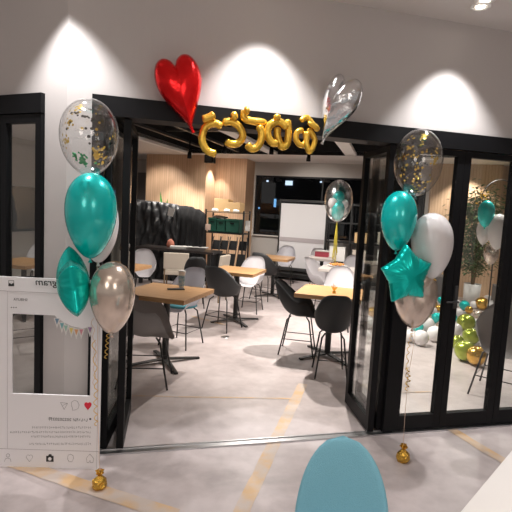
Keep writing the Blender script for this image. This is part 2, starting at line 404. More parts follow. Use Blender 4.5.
# bulkheads at the rim of the well and the dark slab above
cl((uq1, uq1 + .04, vq0, vq1, CI, 3.5), M['ceildark']); cl((3.9, uq1, vq0 - .04, vq0, CI, 3.5), M['ceildark']); cl((4.6, uq1, vq1, vq1 + .04, CI, 3.5), M['ceildark'])
mb = MB(); e0 = corner - NO * .15
mb.poly([(p.x, p.y, 3.5) for p in (farL - NL * .3, corner - NO * .16, farR - NO * .16, R(UB, VR + .2), R(UB, VL - .2))], (0, 0, .1))
struct('ceiling_slab', mb.mesh('ceiling_slab', M['ceildark']))
# inner face of the facade above the header is dark
struct('wall_bulkhead', MB().wallbox(corner, farR, HT, 3.5, .05, .17).mesh('b', M['ceildark'])); struct('wall_bulkhead', MB().wallbox(farL, corner, HT, 3.5, .05, .17).mesh('b', M['ceildark']))
# the night outside: a dark building added to block the grey world, plus lights
o = tag(ro('backdrop', M['night'], 16.5, 17, -14, 12, -1, 7), 'dark building added outside to keep the night black behind the whiteboard window', 'backdrop')
def citylight(px, py, w, h, m, label):
    p0 = dep(px, py, 15); n = U; t_ = (16.45 - p0.dot(U)) / ((p0 - Vector((0, 0, H))).dot(U)); p = p0 + (p0 - Vector((0, 0, H))) * t_
    o = link('lit_sign', MB().box((0, 0, 0), (w, .06, h)).mesh('lit_sign', m, bevel=.01), None, p, RZ); tag(o, label, 'sign')
citylight(289, 183, .26, .16, M['citywhite'], 'pale blue lit sign in the night window above the whiteboard')
citylight(275, 203, .08, .3, M['citylight'], 'blue upright lit sign left of the whiteboard in the night window')
citylight(267.5, 181, .07, .06, M['citywhite'], 'small white light at the upper left of the night window')
citylight(321, 182, .07, .05, M['citywhite'], 'small white light at the upper right of the night window')
citylight(259, 208, .05, .06, M['citylight'], 'tiny blue light near the left edge of the night window')

# ---------------- ceiling fittings in the well
def fitting(label, a, b, w, z, m='strip', cat='ceiling strip'):
    d = b - a; o = link('ceiling_strip', MB().box((0, 0, 0), (d.length, w, .05)).mesh('strip', M[m]), None, ((a.x + b.x) / 2, (a.y + b.y) / 2, z), math.atan2(d.y, d.x)); return tag(o, label, cat)
fitting('long pale ceiling strip behind the gold letters', R(4.4, -2.62), R(9.3, -2.56), .20, CI + .02)
fitting('pale ceiling strip ending below the silver heart', R(5.2, -.93), R(9.3, -.98), .22, CI + .02)
fitting('pale rail along the left rim of the dark ceiling well', R(5.2, -4.42), R(9.3, -4.42), .10, CI - .03)
def duct(label, a, b, r):
    mb = MB(); mb.tube([a, a.lerp(b, .5), b], r, 14); o = link('ceiling_duct', mb.mesh('duct', M['duct'], smooth=True)); tag(o, label, 'duct')
duct('round black duct across the dark ceiling behind the red heart', R(5.2, -4.2, 3.22), R(5.2, 1.0, 3.22), .17)
duct('round black duct deeper in the dark ceiling well', R(7.6, -4.3, 3.2), R(7.6, 1.1, 3.2), .15)
for i, (v_, lb_) in enumerate(((-3.9, 'leftmost black lighting track in the dark ceiling'), (-3.3, 'black lighting track left of the long pale strip'), (-1.75, 'black lighting track between the two pale strips'), (-.2, 'black lighting track at the right of the ceiling well'))):
    o = ro('lighting_track', M['duct'], 3.6 + i * .25, 9.2, v_ - .03, v_ + .03, CI + .02, CI + .06); tag(o, lb_, 'lighting track')
for i, u_ in enumerate((4.6, 6.3, 8.3)):
    o = ro('ceiling_beam', M['duct'], u_ - .06, u_ + .06, vq0, vq1, CI + .28, CI + .42)
    tag(o, ['black ceiling beam nearest the doors', 'middle black ceiling beam over the tables', 'black ceiling beam nearest the back wall'][i], 'beam')
def spothead(px, py, d, label, glow=True, L=.12):
    p = dep(px, py, d); r_ = thing('track_spotlight', label, 'spotlight', p)
    mb = MB(); mb.lathe([(.0, .06), (.035, .055), (.042, -.06), (.036, -.06), (.03, -.04), (.0, -.04)], n=16, cap=False); link('lamp_head', mb.mesh('head', M['black'], smooth=True), r_)
    link('stem', MB().tube([(0, 0, .05), (0, 0, max(CI + .03 - p.z, .08))], .012, 8).mesh('stem', M['black']), r_)
    if glow: link('bulb', MB().lathe([(0, -.048), (.028, -.045), (.028, -.041)], n=12).mesh('bulb', M['glow']), r_)
    return p
sp1 = spothead(189.5, 155, 8.6, 'black ceiling spotlight left of the gold letters over the wood wall')
spothead(224.5, 150, 8.2, 'black spotlight just under the second gold letter', False)
spothead(271.5, 151, 8.4, 'black spotlight hanging under the fourth gold letter', False)
sp2 = spothead(308.5, 158, 8.7, 'lit black spotlight below the silver heart')
p = dep(210, 159, 8.6); r_ = thing('ceiling_speaker', 'small black box speaker hanging under the leftmost gold letter', 'speaker', p, RZ)
link('body', MB().box((0, 0, 0), (.17, .14, .15)).mesh('body', M['black'], bevel=.01), r_); link('bracket', MB().box((0, 0, .14), (.03, .03, .16)).mesh('br', M['black']), r_)
link('grille', MB().box((0, -.074, 0), (.13, .006, .11)).mesh('grille', M['duct']), r_)

# foyer ceiling downlights (recessed rings); the lamps sit in them
def downlight(p, label):
    r_ = thing('downlight', label, 'downlight', (p.x, p.y, CZ))
    link('trim_ring', MB().lathe([(.045, .0), (.045, -.006), (.062, -.004), (.062, 0)], n=24, cap=False).mesh('ring', M['strip'], smooth=True), r_)
    link('bulb', MB().lathe([(0, -.004), (.03, -.004), (.03, -.001)], n=20).mesh('b', M['glow']), r_)

# ================================================================== FURNITURE
_cache = {}
def sm(a, b, x): x = max(0, min(1, (x - a) / (b - a))); return x * x * (3 - 2 * x)
def shell_mesh(w, d, hb, p, key, m):
    kk = ('shell', w, d, hb, p, m)
    if kk in _cache: return _cache[kk]
    b = bmesh.new(); n, rr = 40, 14; rings = []
    for j in range(rr + 1):
        ph = j / rr * PI / 2; ring = []
        for i in range(n):
            th = 2 * PI * i / n; t_ = (math.sin(th) + 1) / 2
            sn = math.sin(th); rim = (p * sm(-.97, -.45, sn) + (hb - p) * sm(-.15, 1.02, sn)) - .015 * sm(.6, 1, -sn)
            r = math.sin(ph) ** .9; zz = rim * (1 - math.cos(ph)) ** 1.35
            cx_ = math.cos(th); x = w / 2 * r * math.copysign(abs(cx_) ** .94, cx_) * (1 - .12 * max(0, zz / hb - .5)); y = d / 2 * r * math.sin(th) + .22 * max(0, zz) * t_
            ring.append(b.verts.new((x, y, zz)))
            if j == 0: break
        rings.append(ring)
    for a, c in zip(rings, rings[1:]):
        for i in range(n):
            i2 = (i + 1) % n
            if len(a) == 1: b.faces.new([a[0], c[i], c[i2]])
            else: b.faces.new([a[i], c[i], c[i2], a[i2]])
    bmesh.ops.solidify(b, geom=b.faces[:], thickness=.014)
    bmesh.ops.recalc_face_normals(b, faces=b.faces[:])
    me = bpy.data.meshes.new('shell'); b.to_mesh(me); b.free(); me.materials.append(m)
    for q in me.polygons: q.use_smooth = True
    _cache[kk] = me; return me
def leg_mesh(sx, sy, w, d, sh_):
    kk = ('leg', sx, sy, w, d, sh_)
    if kk not in _cache:
        _cache[kk] = MB().tube([(sx * w * .20, sy * d * .2, sh_ + .004), (sx * w * .29, sy * d * .28, sh_ - .035), (sx * w * .42, sy * d * .44, 0)], .0085, 8).mesh('leg', M['blackm'], smooth=True)
    return _cache[kk]
def chair(label, loc, face, color, w=.37, d=.42, hb=.40, p=1.15, sh_=.43, pad=None, group='moulded shell chairs at the tables', arm=.18):
    """face: direction in degrees the sitter looks (0 = along +X)"""
    r_ = thing('shell_chair', label, 'chair', (loc.x, loc.y, 0), math.radians(face) + PI / 2, group)
    link('seat_shell', shell_mesh(w, d, hb, arm, '', M[color]), r_, (0, 0, sh_))
    for sx in (-1, 1):
        for sy in (-1, 1): link('leg', leg_mesh(sx, sy, w, d, sh_), r_)
    kk = ('st', w, d, sh_)
    if kk not in _cache:
        z = sh_ * .42; k_ = .29 + .13 * (1 - z / (sh_ - .035)); ky = .28 + .16 * (1 - z / (sh_ - .035))
        mb = MB(); mb.tube([(-w * k_, -d * ky, z), (w * k_, -d * ky, z), (w * k_, d * ky, z), (-w * k_, d * ky, z)], .0055, 6, closed=True)
        _cache[kk] = mb.mesh('stretcher', M['blackm'])
    link('stretcher', _cache[kk], r_)
    if pad: link('seat_pad', MB().lathe([(0, .0), (w * .36, .0), (w * .42, .012), (w * .40, .03), (0, .038)], n=28, sy=d / w).mesh('pad', M[pad], smooth=True), r_, (0, -.02, sh_ + .02), label='%s seat pad' % ('teal' if pad == 'tealpad' else 'grey'))
    return r_
def bistro(label, loc, s=.70, top='woodtop', z=.74, th=.045, rz=RZ, group='bistro tables of the dining room'):
    r_ = thing('bistro_table', label, 'table', (loc.x, loc.y, 0), rz, group)
    kk = ('top', s, top, th)
    if kk not in _cache: _cache[kk] = MB().box((0, 0, 0), (s, s, th)).mesh('tabletop', M[top], bevel=.004)
    link('tabletop', _cache[kk], r_, (0, 0, z - th / 2))
    if 'pole' not in _cache:
        _cache['pole'] = MB().lathe([(.034, .03), (.034, .66), (.09, .68), (.09, .695)], n=20).mesh('pole', M['blackm'], smooth=False)
        mb = MB(); mb.poly([(0, -.035, .045), (.36, -.018, .018), (.36, .018, .018), (0, .035, .045)], (0, 0, -.012)); mb.poly([(.33, -.018, .018), (.37, -.018, .018), (.37, .018, .018), (.33, .018, .018)], (0, 0, -.018))
        _cache['foot'] = mb.mesh('foot', M['blackm'])
    link('pole', _cache['pole'], r_)
    for k_ in range(4): f_ = link('foot', _cache['foot'], r_); f_.rotation_euler.z = k_ * PI / 2 + PI / 4
    return r_

g = lambda px, py, z=0: at(px, py, z)
T1 = (g(158, 281.6, .74) + g(179, 302, .74)) / 2; T2 = g(235, 321); T3 = g(272, 296); T4 = g(327, 356)
bistro('nearest wooden square table at the left, with a printed cup on it', T1, .72)
bistro('wooden square table in the middle between dark and white chairs', T2, .66)
bistro('farthest small wooden table in front of the whiteboard', T3, .66)
bistro('wooden table at the right with two charcoal chairs and a small gold ornament', T4, .70)
T5 = g(338, 268, .74); bistro('pale topped table with orange food, behind the right wooden table', T5, .55, 'whitewood')
T6 = g(322, 257.5, .74); bistro('pale topped table with a pink plate, nearest the whiteboard on the right', T6, .5, 'whitewood')
t7c = g(152, 265, .74) - (U + V) * .33; bistro('wooden table half hidden behind the left folding door', t7c, .66)
t8c = g(30, 262, .74) + V * -.1; bistro('wooden table seen through the glass door left of the pillar', t8c, .7)
t9c = g(24, 234, .74); bistro('far wooden table seen through the glass door left of the pillar', t9c, .8)

def ang(a, b): d = b - a; return math.degrees(math.atan2(d.y, d.x))
W = Vector
def ch(label, px, py, target, color, jitter=0, **kw):
    p = at(px, py); p.z = 0; f_ = ang(p, target) + jitter if isinstance(target, Vector) else target
    return chair(label, p, f_, color, **kw)
ch('grey shell chair in front of the nearest left table, its back to the folding door', 145, 381, 5, 'shell_grey', w=.48, d=.50, hb=.42, arm=.25)
ch('pale grey shell chair with a teal seat pad behind the printed cup', 181, 344, 246, 'shell_pale', w=.44, hb=.44, pad='tealpad')
ch('charcoal shell chair between the nearest left table and the middle table', 222, 328, 62, 'shell_dark', w=.46, d=.44, hb=.43)
ch('white shell chair behind the middle wooden table', 249, 311, T2 + U * -.2, 'shell_white', 0, w=.42, hb=.42)
ch('charcoal shell chair left of the farthest wooden table', 264, 299, 58, 'shell_dark', w=.46, d=.44, hb=.43)
ch('pale grey shell chair behind the farthest wooden table', 284, 284, T3, 'shell_pale', 0, w=.42)
ch('white shell chair in front of the black covered partition on the left', 143, 300, g(150, 330), 'shell_white', 0, w=.40)
ch('charcoal shell chair at the left side of the right table, turned side on', 297, 352, T4, 'shell_dark', 4, w=.42, d=.44, hb=.40)
ch('charcoal shell chair with its back to us at the right table', 329, 374, T4, 'shell_dark', 4, w=.37, d=.38, hb=.42)
ch('white shell chair behind the right wooden table', 336, 328, T4, 'shell_white', 0, w=.42, hb=.42)
ch('white shell chair left of the table with the orange food', 318, 310, T5, 'shell_white', 0, w=.42, d=.42, hb=.42)
ch('white shell chair left of the table with the pink plate', 319, 290, T6, 'shell_white', 15, w=.42, d=.42, hb=.42)
ch('white shell chair under the tassel of the indoor balloon', 350, 300, T5, 'shell_white', 0, w=.42)
ch('small charcoal chair at the dark long table', 194, 306, g(190, 280), 'shell_dark', 0, w=.36)
ch('grey shell chair standing behind the fixed glazing at the right edge', 501, 394, 232, 'shell_grey', 0, w=.56, d=.54, arm=.22)
ch('charcoal shell chair seen through the door left of the pillar', 24, 350, g(30, 320), 'shell_dark', 10, w=.42)
ch('white shell chair behind the left glass door, beyond the charcoal one', 40, 294, g(20, 330), 'shell_white', 0, w=.42)
ch('white shell chair seen through the folded glass leaf beside the champagne balloon', 98, 332, g(120, 320), 'shell_white', 0, w=.42)

# beige upholstered chair at the long dark table
def upholstered(label, loc, face, color, wdt=.42, bh=.3, top=.84, name='dining_chair'):
    r_ = thing(name, label, 'chair', (loc.x, loc.y, 0), math.radians(face) + PI / 2)
    link('seat', MB().box((0, 0, .45), (wdt, .42, .07)).mesh('seat', M[color], bevel=.015), r_)
    link('backrest', MB().box((0, .22, top - bh / 2), (wdt, .05, bh), rx=-.12).mesh('back', M[color], bevel=.015), r_)
    for sx in (-1, 1):
        for sy in (-1, 1):
            y2 = .21 if sy > 0 else -.18
            pts = [(sx * (wdt / 2 - .02), y2, 0), (sx * (wdt / 2 - .02), y2 * .95, .43)] + ([(sx * (wdt / 2 - .02), .22, top - bh * .6)] if sy > 0 else [])
            link('leg', MB().tube(pts, .013, 8).mesh('leg', M['trunk']), r_)
    return r_
upholstered('beige upholstered chair with its back to us at the dark long table', g(176, 297), 95, 'beige', .42, .28, .80)
upholstered('beige chair side on at the right end of the dark long table', g(211, 300), 160, 'beige', .36, .28, .80)

# long dark table
A = g(140, 249, .74); B = g(214, 248, .74)
cc = (A + B) / 2; lt = thing('long_table', 'long dark table in front of the black covered partitions', 'table', (cc.x, cc.y, 0), RZ)
Lw = (B - A).length
link('tabletop', MB().box((0, 0, .72), (Lw, .5, .045)).mesh('top', M['darktable'], bevel=.004), lt)
for sx in (-1, 1):
    for sy in (-1, 1): link('leg', MB().box((sx * (Lw / 2 - .1), sy * .19, .35), (.06, .06, .70)).mesh('leg', M['blackm']), lt)
p = g(170.5, 247, .742); o = link('bag', MB().lathe([(0, 0), (.07, .0), (.085, .05), (.06, .13), (.02, .16), (0, .165)], n=14, sy=.7).mesh('bag', mat('brick_red_paper', (.55, .2, .13), .7), smooth=True), None, p); tag(o, 'small reddish paper bag on the dark long table', 'bag')
p = g(178, 248, .742); o = link('paper_stack', MB().box((0, 0, .02), (.32, .2, .04), .2).mesh('paper', M['paper'], bevel=.003), None, p); tag(o, 'stack of white paper on the dark long table', 'paper')
p = g(196, 247.5, .742); o = link('paper_stack', MB().box((0, 0, .008), (.5, .18, .016), -.1).mesh('paper', M['paper']), None, p); tag(o, 'thin spread of papers at the right of the dark long table', 'paper')

# covered partitions: heavy black sheets hanging over upright screens
def covered(name, label, px0, px1, top0, top1, d, m, folds, amp, seed, rg=.5):
    a = dep(px0, top0, d + .12); b = dep(px1, top1, d - .12); n = 60; rows = 22; L = Vector((b.x - a.x, b.y - a.y, 0)); fn = Vector((L.y, -L.x, 0)).normalized()
    mb = MB(); ring = []
    loop = []
    for i in range(n + 1): loop.append((i / n, 0))
    for i in range(n, -1, -1): loop.append((i / n, 1))
    for j in range(rows + 1):
        t_ = j / rows; row = []
        for s_, bk in loop:
            zt = a.z + (b.z - a.z) * s_ + .035 * noise.noise(Vector((s_ * 5, seed, 0))) - .05 * (abs(s_ - .5) * 2) ** 8
            z = zt * (1 - t_); off = .0 + rg * amp * abs(noise.noise(Vector((s_ * 9 + t_ * 4, seed, t_ * 9)))) + amp * (.45 + .55 * t_) * (math.sin(s_ * folds + 1.8 * noise.noise(Vector((s_ * 3, seed, t_ * 1.4)))) + .7 * noise.noise(Vector((s_ * 9, t_ * 3, seed))))
            thick = .10 + .10 * t_; p = Vector((a.x, a.y, 0)) + L * s_ + fn * ((thick if not bk else -thick) * min(1, .25 + t_ * 6) + (off if not bk else -off))
            row.append(mb.b.verts.new((p.x, p.y, z)))
        ring.append(row)
    K = len(loop)
    for j in range(rows):
        for i in range(K): mb._f([ring[j][i], ring[j][(i + 1) % K], ring[j + 1][(i + 1) % K], ring[j + 1][i]])
    mb._f(ring[0])
    o = link(name, mb.mesh(name, m, smooth=True)); return tag(o, label, 'covered partition')
covered('covered_partition', 'upright partition under a crumpled shiny black sheet, behind the long dark table', 127, 181, 198, 205, 9.95, M['vinyl'], 7, .05, 3.1, 3.4)
covered('covered_partition', 'matt black draped partition right of the shiny one, before the wood wall', 178, 204, 204, 211, 9.75, M['cloth'], 26, .035, 8.7)
p = dep(171, 212, 9.5); o = link('paper_note', MB().box((0, 0, 0), (.13, .012, .17), RZ, 0, .2).mesh('note', M['paper']), None, p); tag(o, 'white paper note hanging on the black covered partition', 'paper')
# green leaf behind the partition
p = dep(162, 208, 10.45); pl_ = thing('potted_plant', 'bright green pointed leaves sticking up behind the black partition', 'plant', (p.x, p.y, 0))
link('pot', MB().lathe([(0, 0), (.13, 0), (.17, .4), (.15, .4), (.14, .36), (0, .36)], n=20).mesh('pot', M['pot'], smooth=True), pl_)
mb = MB()
for k_ in range(5):
    an = k_ * 1.3; x0, y0 = .05 * math.cos(an), .05 * math.sin(an); top = 1.88 - .14 * k_; ln = .10 * (1 if k_ % 2 else -1)
    pts = []
    for i in range(9): q_ = i / 8; pts.append((x0 + ln * q_ * q_, y0, .36 + (top - .36) * q_))
    w_ = [max(.003, .045 * math.sin(PI * min(1, .2 + .8 * i / 8)) ** .6) if i < 8 else .002 for i in range(9)]
    fr_ = [mb.b.verts.new((q_[0] - w__, q_[1], q_[2])) for q_, w__ in zip(pts, w_)]; bk_ = [mb.b.verts.new((q_[0] + w__, q_[1], q_[2])) for q_, w__ in zip(pts, w_)]; md_ = [mb.b.verts.new((q_[0], q_[1] + .012, q_[2])) for q_ in pts]
    for i in range(8): mb._f([fr_[i], fr_[i + 1], md_[i + 1], md_[i]]); mb._f([md_[i], md_[i + 1], bk_[i + 1], bk_[i]])
link('foliage', mb.mesh('foliage', M['snake']), pl_)

# rack with crates and boxes
rk0 = dep(209, 232, 10.0); rk1 = dep(246, 232, 9.75); rc = (rk0 + rk1) / 2; Lr = Vector((rk1.x - rk0.x, rk1.y - rk0.y, 0)).length
rack = thing('storage_rack', 'black metal rack holding green crates before the recessed wood wall', 'rack', (rc.x, rc.y, 0), RZ)
zs = [.30, rc.z - .02, dep(228, 212.5, 9.9).z]
for z_ in zs: link('shelf', MB().box((0, 0, z_), (Lr, .42, .025)).mesh('shelf', M['blackm'] if z_ < 1.3 else M['trunk']), rack)
for sx in (-1, 1):
    for sy in (-1, 1): link('post', MB().box((sx * Lr / 2, sy * .2, (zs[2] + .05) / 2), (.028, .028, zs[2] + .05)).mesh('post', M['blackm']), rack)
def onrack(px, z): q = dep(px, 220, 9.9); lx = (q - rc).dot(V); return rc + V * lx + Vector((0, 0, z - rc.z))
def crate(px, w_, h_, label):
    p_ = onrack(px, zs[1] + .0135); r_ = thing('crate', label, 'crate', p_, RZ, 'green crates on the rack')
    mb = MB(); t_ = .015
    for sx in (-1, 1): mb.box((sx * (w_ / 2 - t_ / 2), 0, h_ / 2), (t_, .34, h_)); mb.box((0, sx * (.17 - t_ / 2), h_ / 2), (w_, t_, h_))
    mb.box((0, 0, t_ / 2), (w_, .34, t_)); mb.box((0, -.175, h_ - .02), (w_ + .01, .02, .03)); mb.box((0, -.175, .03), (w_ + .01, .015, .02))
    link('crate_body', mb.mesh('crate', M['crate']), r_)
    link('handle', MB().box((0, -.182, h_ * .7), (.09, .008, .025)).mesh('h', M['black']), r_)
crate(214.5, .19, .30, 'left dark green crate on the black rack'); crate(224, .19, .28, 'middle dark green crate on the black rack'); crate(236.5, .30, .29, 'right wide dark green crate on the black rack')
def carton(px, w_, h_, label, m='card', z=None, d_=.3, dx=0):
    p_ = onrack(px, (zs[2] if z is None else z) + .013); r_ = thing('cardboard_box', label, 'box', p_, RZ)
    link('box_body', MB().box((0, 0, h_ / 2), (w_, d_, h_)).mesh('carton', M[m], bevel=.004), r_)
    link('lid_flap', MB().box((0, -d_ * .26, h_ + .006), (w_ * .98, d_ * .46, .006), rx=.05).mesh('flap', M[m]), r_)
    link('tape', MB().box((0, 0, h_ + .003), (.04, d_ + .004, .004)).mesh('tape', M['beige']), r_)
carton(223, .32, .26, 'taller cardboard box on top of the black rack'); carton(237, .26, .20, 'lower cardboard box at the right on top of the black rack')
for px, w_, lb_ in ((217, .16, 'white paper bundle before the taller cardboard box'), (230, .14, 'white paper bundle between the two cardboard boxes'), (240, .14, 'white paper bundle before the lower cardboard box')):
    p_ = onrack(px, zs[2] + .013) - U * .175; mb = MB(); mb.lathe([(0, 0), (w_ / 2, 0), (w_ / 2 * 1.05, .03), (w_ / 2 * .7, .06), (0, .065)], n=12, sy=.3); o = link('paper_bundle', mb.mesh('bundle', M['paper'], smooth=True), None, p_, RZ); tag(o, lb_, 'paper')
for px, lb_ in ((220, 'folded white papers lying over the left crates'),):
    p_ = onrack(px, zs[1] + .33); o = link('paper_bundle', MB().box((0, 0, 0), (.26, .25, .03), RZ, .08, .1).mesh('b', M['paper'], bevel=.005), None, p_); tag(o, lb_, 'paper')
p_ = dep(208, 227, 9.55); o = link('paper_roll', MB().lathe([(.0, -.06), (.055, -.06), (.055, .06), (.02, .06), (.02, .03), (0, .03)], n=18).mesh('roll', mat('pinkish_paper', (.65, .48, .40), .7), smooth=False), None, p_); tag(o, 'pinkish paper roll at the left post of the black rack', 'paper roll')
# folded black chairs leaning before the rack
for i, (px, lb_) in enumerate(((212, 'leftmost folded black chair leaning before the rack'), (220, 'second folded black chair from the left before the rack'), (229, 'third folded black chair from the left before the rack'), (239, 'rightmost folded black chair before the rack'))):
    p_ = dep(px, 285, 9.45); r_ = thing('folded_chair', lb_, 'folded chair', (p_.x, p_.y, 0), RZ, 'folded chairs before the rack')
    link('seat', MB().box((0, .0, .45), (.165, .05, .42), rx=-.35).mesh('seat', M['cloth'], bevel=.01), r_)
    link('backrest', MB().box((0, .15, .82), (.165, .03, .2), rx=-.35).mesh('back', M['cloth'], bevel=.01), r_)
    for sx in (-1, 1): link('frame', MB().tube(spline([(sx * .082, -.14, 0), (sx * .082, .02, .5), (sx * .082, .14, .9), (sx * .07, .17, 1.0)], 4), .009, 8).mesh('frame', M['duct'], smooth=True), r_)

# mobile whiteboard
wA = dep(279.5, 240, 11.05); wB = dep(324.5, 240, 10.65); wc_ = (wA + wB) / 2; Lw = Vector((wB.x - wA.x, wB.y - wA.y, 0)).length
zt = dep(300, 204, 10.85).z; zb = dep(300, 270.5, 10.85).z
wb = thing('whiteboard', 'tall white mobile board on a black base before the night window', 'whiteboard', (wc_.x, wc_.y, 0), math.atan2(wB.y - wA.y, wB.x - wA.x))
link('panel', MB().box((0, 0, (zt + zb) / 2), (Lw, .03, zt - zb)).mesh('panel', M['wb'], bevel=.003), wb)
link('centre_band', MB().box((0, -.02, zb + (zt - zb) * .46), (Lw * .98, .012, .10)).mesh('band', M['line']), wb)
for sx in (-1, 1): link('side_post', MB().box((sx * (Lw / 2 + .018), 0, (zt + .05) / 2 + .05), (.035, .045, zt)).mesh('post', M['blackm']), wb)
link('top_rail', MB().box((0, 0, zt + .07), (Lw + .08, .06, .05)).mesh('rail', M['blackm']), wb)
link('base', MB().box((0, -.05, .10), (Lw + .25, .5, .10)).mesh('base', M['blackm'], bevel=.01), wb)
link('bottom_rail', MB().box((0, -.02, .23), (Lw + .1, .05, .07)).mesh('rail', M['duct']), wb)
for sx in (-1, 1):
    for sy in (-1, 1): link('caster', MB().lathe([(0, 0), (.03, 0), (.03, .05), (0, .05)], n=14).mesh('caster', M['blackm']), wb, (sx * Lw * .48, sy * .2 - .05, 0))
# extinguisher-like white intercom at the wood end
p = R(uw + .48, -3.30, 1.13); bx = link('wall_phone', MB().box((0, 0, 0), (.09, .07, .22), RZ).mesh('phone', M['paper'], bevel=.01), None, dep(247.5, 226, 9.75)); tag(bx, 'white device hung at the right post of the crate rack', 'wall device')
# dark open shelf behind the right folded leaf
s0 = dep(362, 240, 10.0); sroot = thing('open_shelf', 'black open shelf seen through the right folded glass leaf', 'shelf', (s0.x, s0.y, 0), RZ)
for z_ in (.12, .55, .98, 1.40, 1.80): link('shelf_board', MB().box((0, 0, z_), (1.5, .35, .025)).mesh('sb', M['blackm']), sroot)
for sx in (-.75, -.25, .25, .75):
    for sy in (-.16, .16): link('post', MB().box((sx, sy, .92), (.025, .025, 1.84)).mesh('post', M['blackm']), sroot)
for i, (x_, z_, w_, h_, m_, lb_) in enumerate(((.0, .995, .3, .2, 'card', 'brown carton on the middle board of the open shelf'), (.5, .995, .34, .24, 'beige', 'pale carton at the right of the open shelf'), (-.5, .565, .34, .3, 'paper', 'white carton low on the open shelf, left bay'), (0, .565, .34, .26, 'beige', 'pale carton low on the open shelf, middle bay'), (.5, .565, .3, .3, 'paper', 'white carton low on the open shelf, right bay'), (.5, 1.415, .3, .2, 'cloth', 'black box on the upper board of the open shelf'))):
    q_ = s0 + V * x_; r_ = thing('storage_box', lb_, 'box', (q_.x, q_.y, z_), RZ)
    link('box_body', MB().box((0, 0, h_ / 2), (w_, .28, h_)).mesh('b', M[m_], bevel=.004), r_); link('lid', MB().box((0, 0, h_ + .006), (w_ + .012, .29, .02)).mesh('l', M[m_]), r_)

# things on tables
p = g(181.5, 287.5, .742); r_ = thing('printed_cup', 'tall white paper cup with blue print on the nearest wooden table', 'cup', p)
link('cup_body', MB().lathe([(0, 0), (.026, 0), (.036, .15), (.036, .16), (.0, .16)], n=24).mesh('cup', M['paper'], smooth=False), r_)
link('print', MB().lathe([(.0285, .02), (.0365, .13)], n=24, cap=False).mesh('p', M['cupblue'], smooth=True), r_, label='blue printed band')
link('lid', MB().lathe([(.038, .16), (.038, .17), (.032, .18), (0, .18)], n=24).mesh('lid', M['paper']), r_)
p = g(176, 289.5, .742); o = link('phone', MB().box((0, 0, .005), (.17, .06, .01), .35).mesh('phone', M['duct'], bevel=.002), None, p); tag(o, 'flat dark card lying left of the printed cup', 'card')
p = g(334, 293, .742); r_ = thing('table_ornament', 'small gold sprig ornament on the right wooden table', 'ornament', p)
link('base', MB().lathe([(0, 0), (.02, 0), (.018, .02), (0, .022)], n=14).mesh('b', M['goldfoil']), r_)
mb = MB()
for k_ in range(7): a_ = k_ * .9; mb.tube([(0, 0, .02), (.02 * math.cos(a_), .02 * math.sin(a_), .05), (.035 * math.cos(a_), .035 * math.sin(a_), .075 + .012 * (k_ % 3))], [.004, .005, .002], 5)
link('sprig', mb.mesh('s', M['goldfoil']), r_)
p = g(337, 266.5, .742); r_ = thing('food_platter', 'platter of orange food on the pale table', 'food', p)
link('plate', MB().lathe([(0, 0), (.13, 0), (.17, .018), (.16, .02), (.12, .008), (0, .008)], n=28).mesh('plate', M['paper'], smooth=True), r_)
mb = MB()
for k_ in range(22): a_ = random.random() * 6.28; q_ = random.random() ** .5 * .12; mb.lathe([(0, -.018), (.02, -.008), (.024, .004), (0, .02)], (q_ * math.cos(a_), q_ * math.sin(a_), .032 + .012 * random.random()), n=8)
o = link('food_pieces', mb.mesh('f', M['food'], smooth=True), r_); o['kind'] = 'stuff'
p = g(322, 256.5, .742); r_ = thing('pink_box', 'pink and white box on the table nearest the whiteboard', 'box', p, RZ)
link('box_body', MB().box((0, 0, .05), (.26, .18, .10)).mesh('b', M['pink'], bevel=.004), r_); link('lid', MB().box((0, 0, .11), (.27, .19, .02)).mesh('b', M['paper'], bevel=.003), r_)
p = g(225, 337); o = link('floor_socket', MB().lathe([(0, .006), (.05, .006), (.055, 0)], n=24).mesh('fs', M['steel'], smooth=False), None, (p.x, p.y, .0005)); tag(o, 'round metal floor socket between the tables', 'floor socket')

# ---------------- planter
p = g(470.5, 304); pr = thing('potted_tree', 'tall leafy tree in a white cylindrical pot behind the glazing', 'plant', (p.x, p.y, 0))
link('pot', MB().lathe([(0, 0), (.14, 0), (.155, .40), (.14, .40), (.135, .35), (0, .35)], n=28).mesh('pot', M['pot'], smooth=True), pr, label='white cylindrical pot')
link('soil', MB().lathe([(0, .355), (.13, .352)], n=24).mesh('soil', M['soil']), pr)
mb = MB(); tips = []
for k_ in range(6):
    a_ = k_ * 1.05; b_ = [(0.02 * math.cos(a_), .02 * math.sin(a_), .35), (.06 * math.cos(a_), .06 * math.sin(a_), .9), (.16 * math.cos(a_ + .3), .14 * math.sin(a_ + .3), 1.5), (.20 * math.cos(a_ + .5), .2 * math.sin(a_ + .5), 2.0)]
    s_ = spline(b_, 5); mb.tube(s_, [.014 * (1 - .8 * i / len(s_)) for i in range(len(s_))], 6); tips += s_[4:]
link('trunk', mb.mesh('trunk', M['trunk'], smooth=True), pr)
mb = MB()
for k_ in range(4200):
    t0 = random.choice(tips); a_ = random.random() * 6.28; q_ = abs(random.gauss(0, .17)); c_ = t0 + Vector((q_ * math.cos(a_), q_ * math.sin(a_), random.gauss(-.03, .14)))
    if c_.z < .55: continue
    d_ = Vector((math.cos(a_), math.sin(a_), random.uniform(-.9, .6))).normalized(); s_ = d_.cross(Vector((random.random(), random.random(), 1))).normalized() * .016; l_ = random.uniform(.06, .11)
    v_ = [mb.b.verts.new(c_), mb.b.verts.new(c_ + d_ * l_ * .5 + s_), mb.b.verts.new(c_ + d_ * l_), mb.b.verts.new(c_ + d_ * l_ * .5 - s_)]; mb._f(v_)
link('foliage', mb.mesh('foliage', M['leaf']), pr)
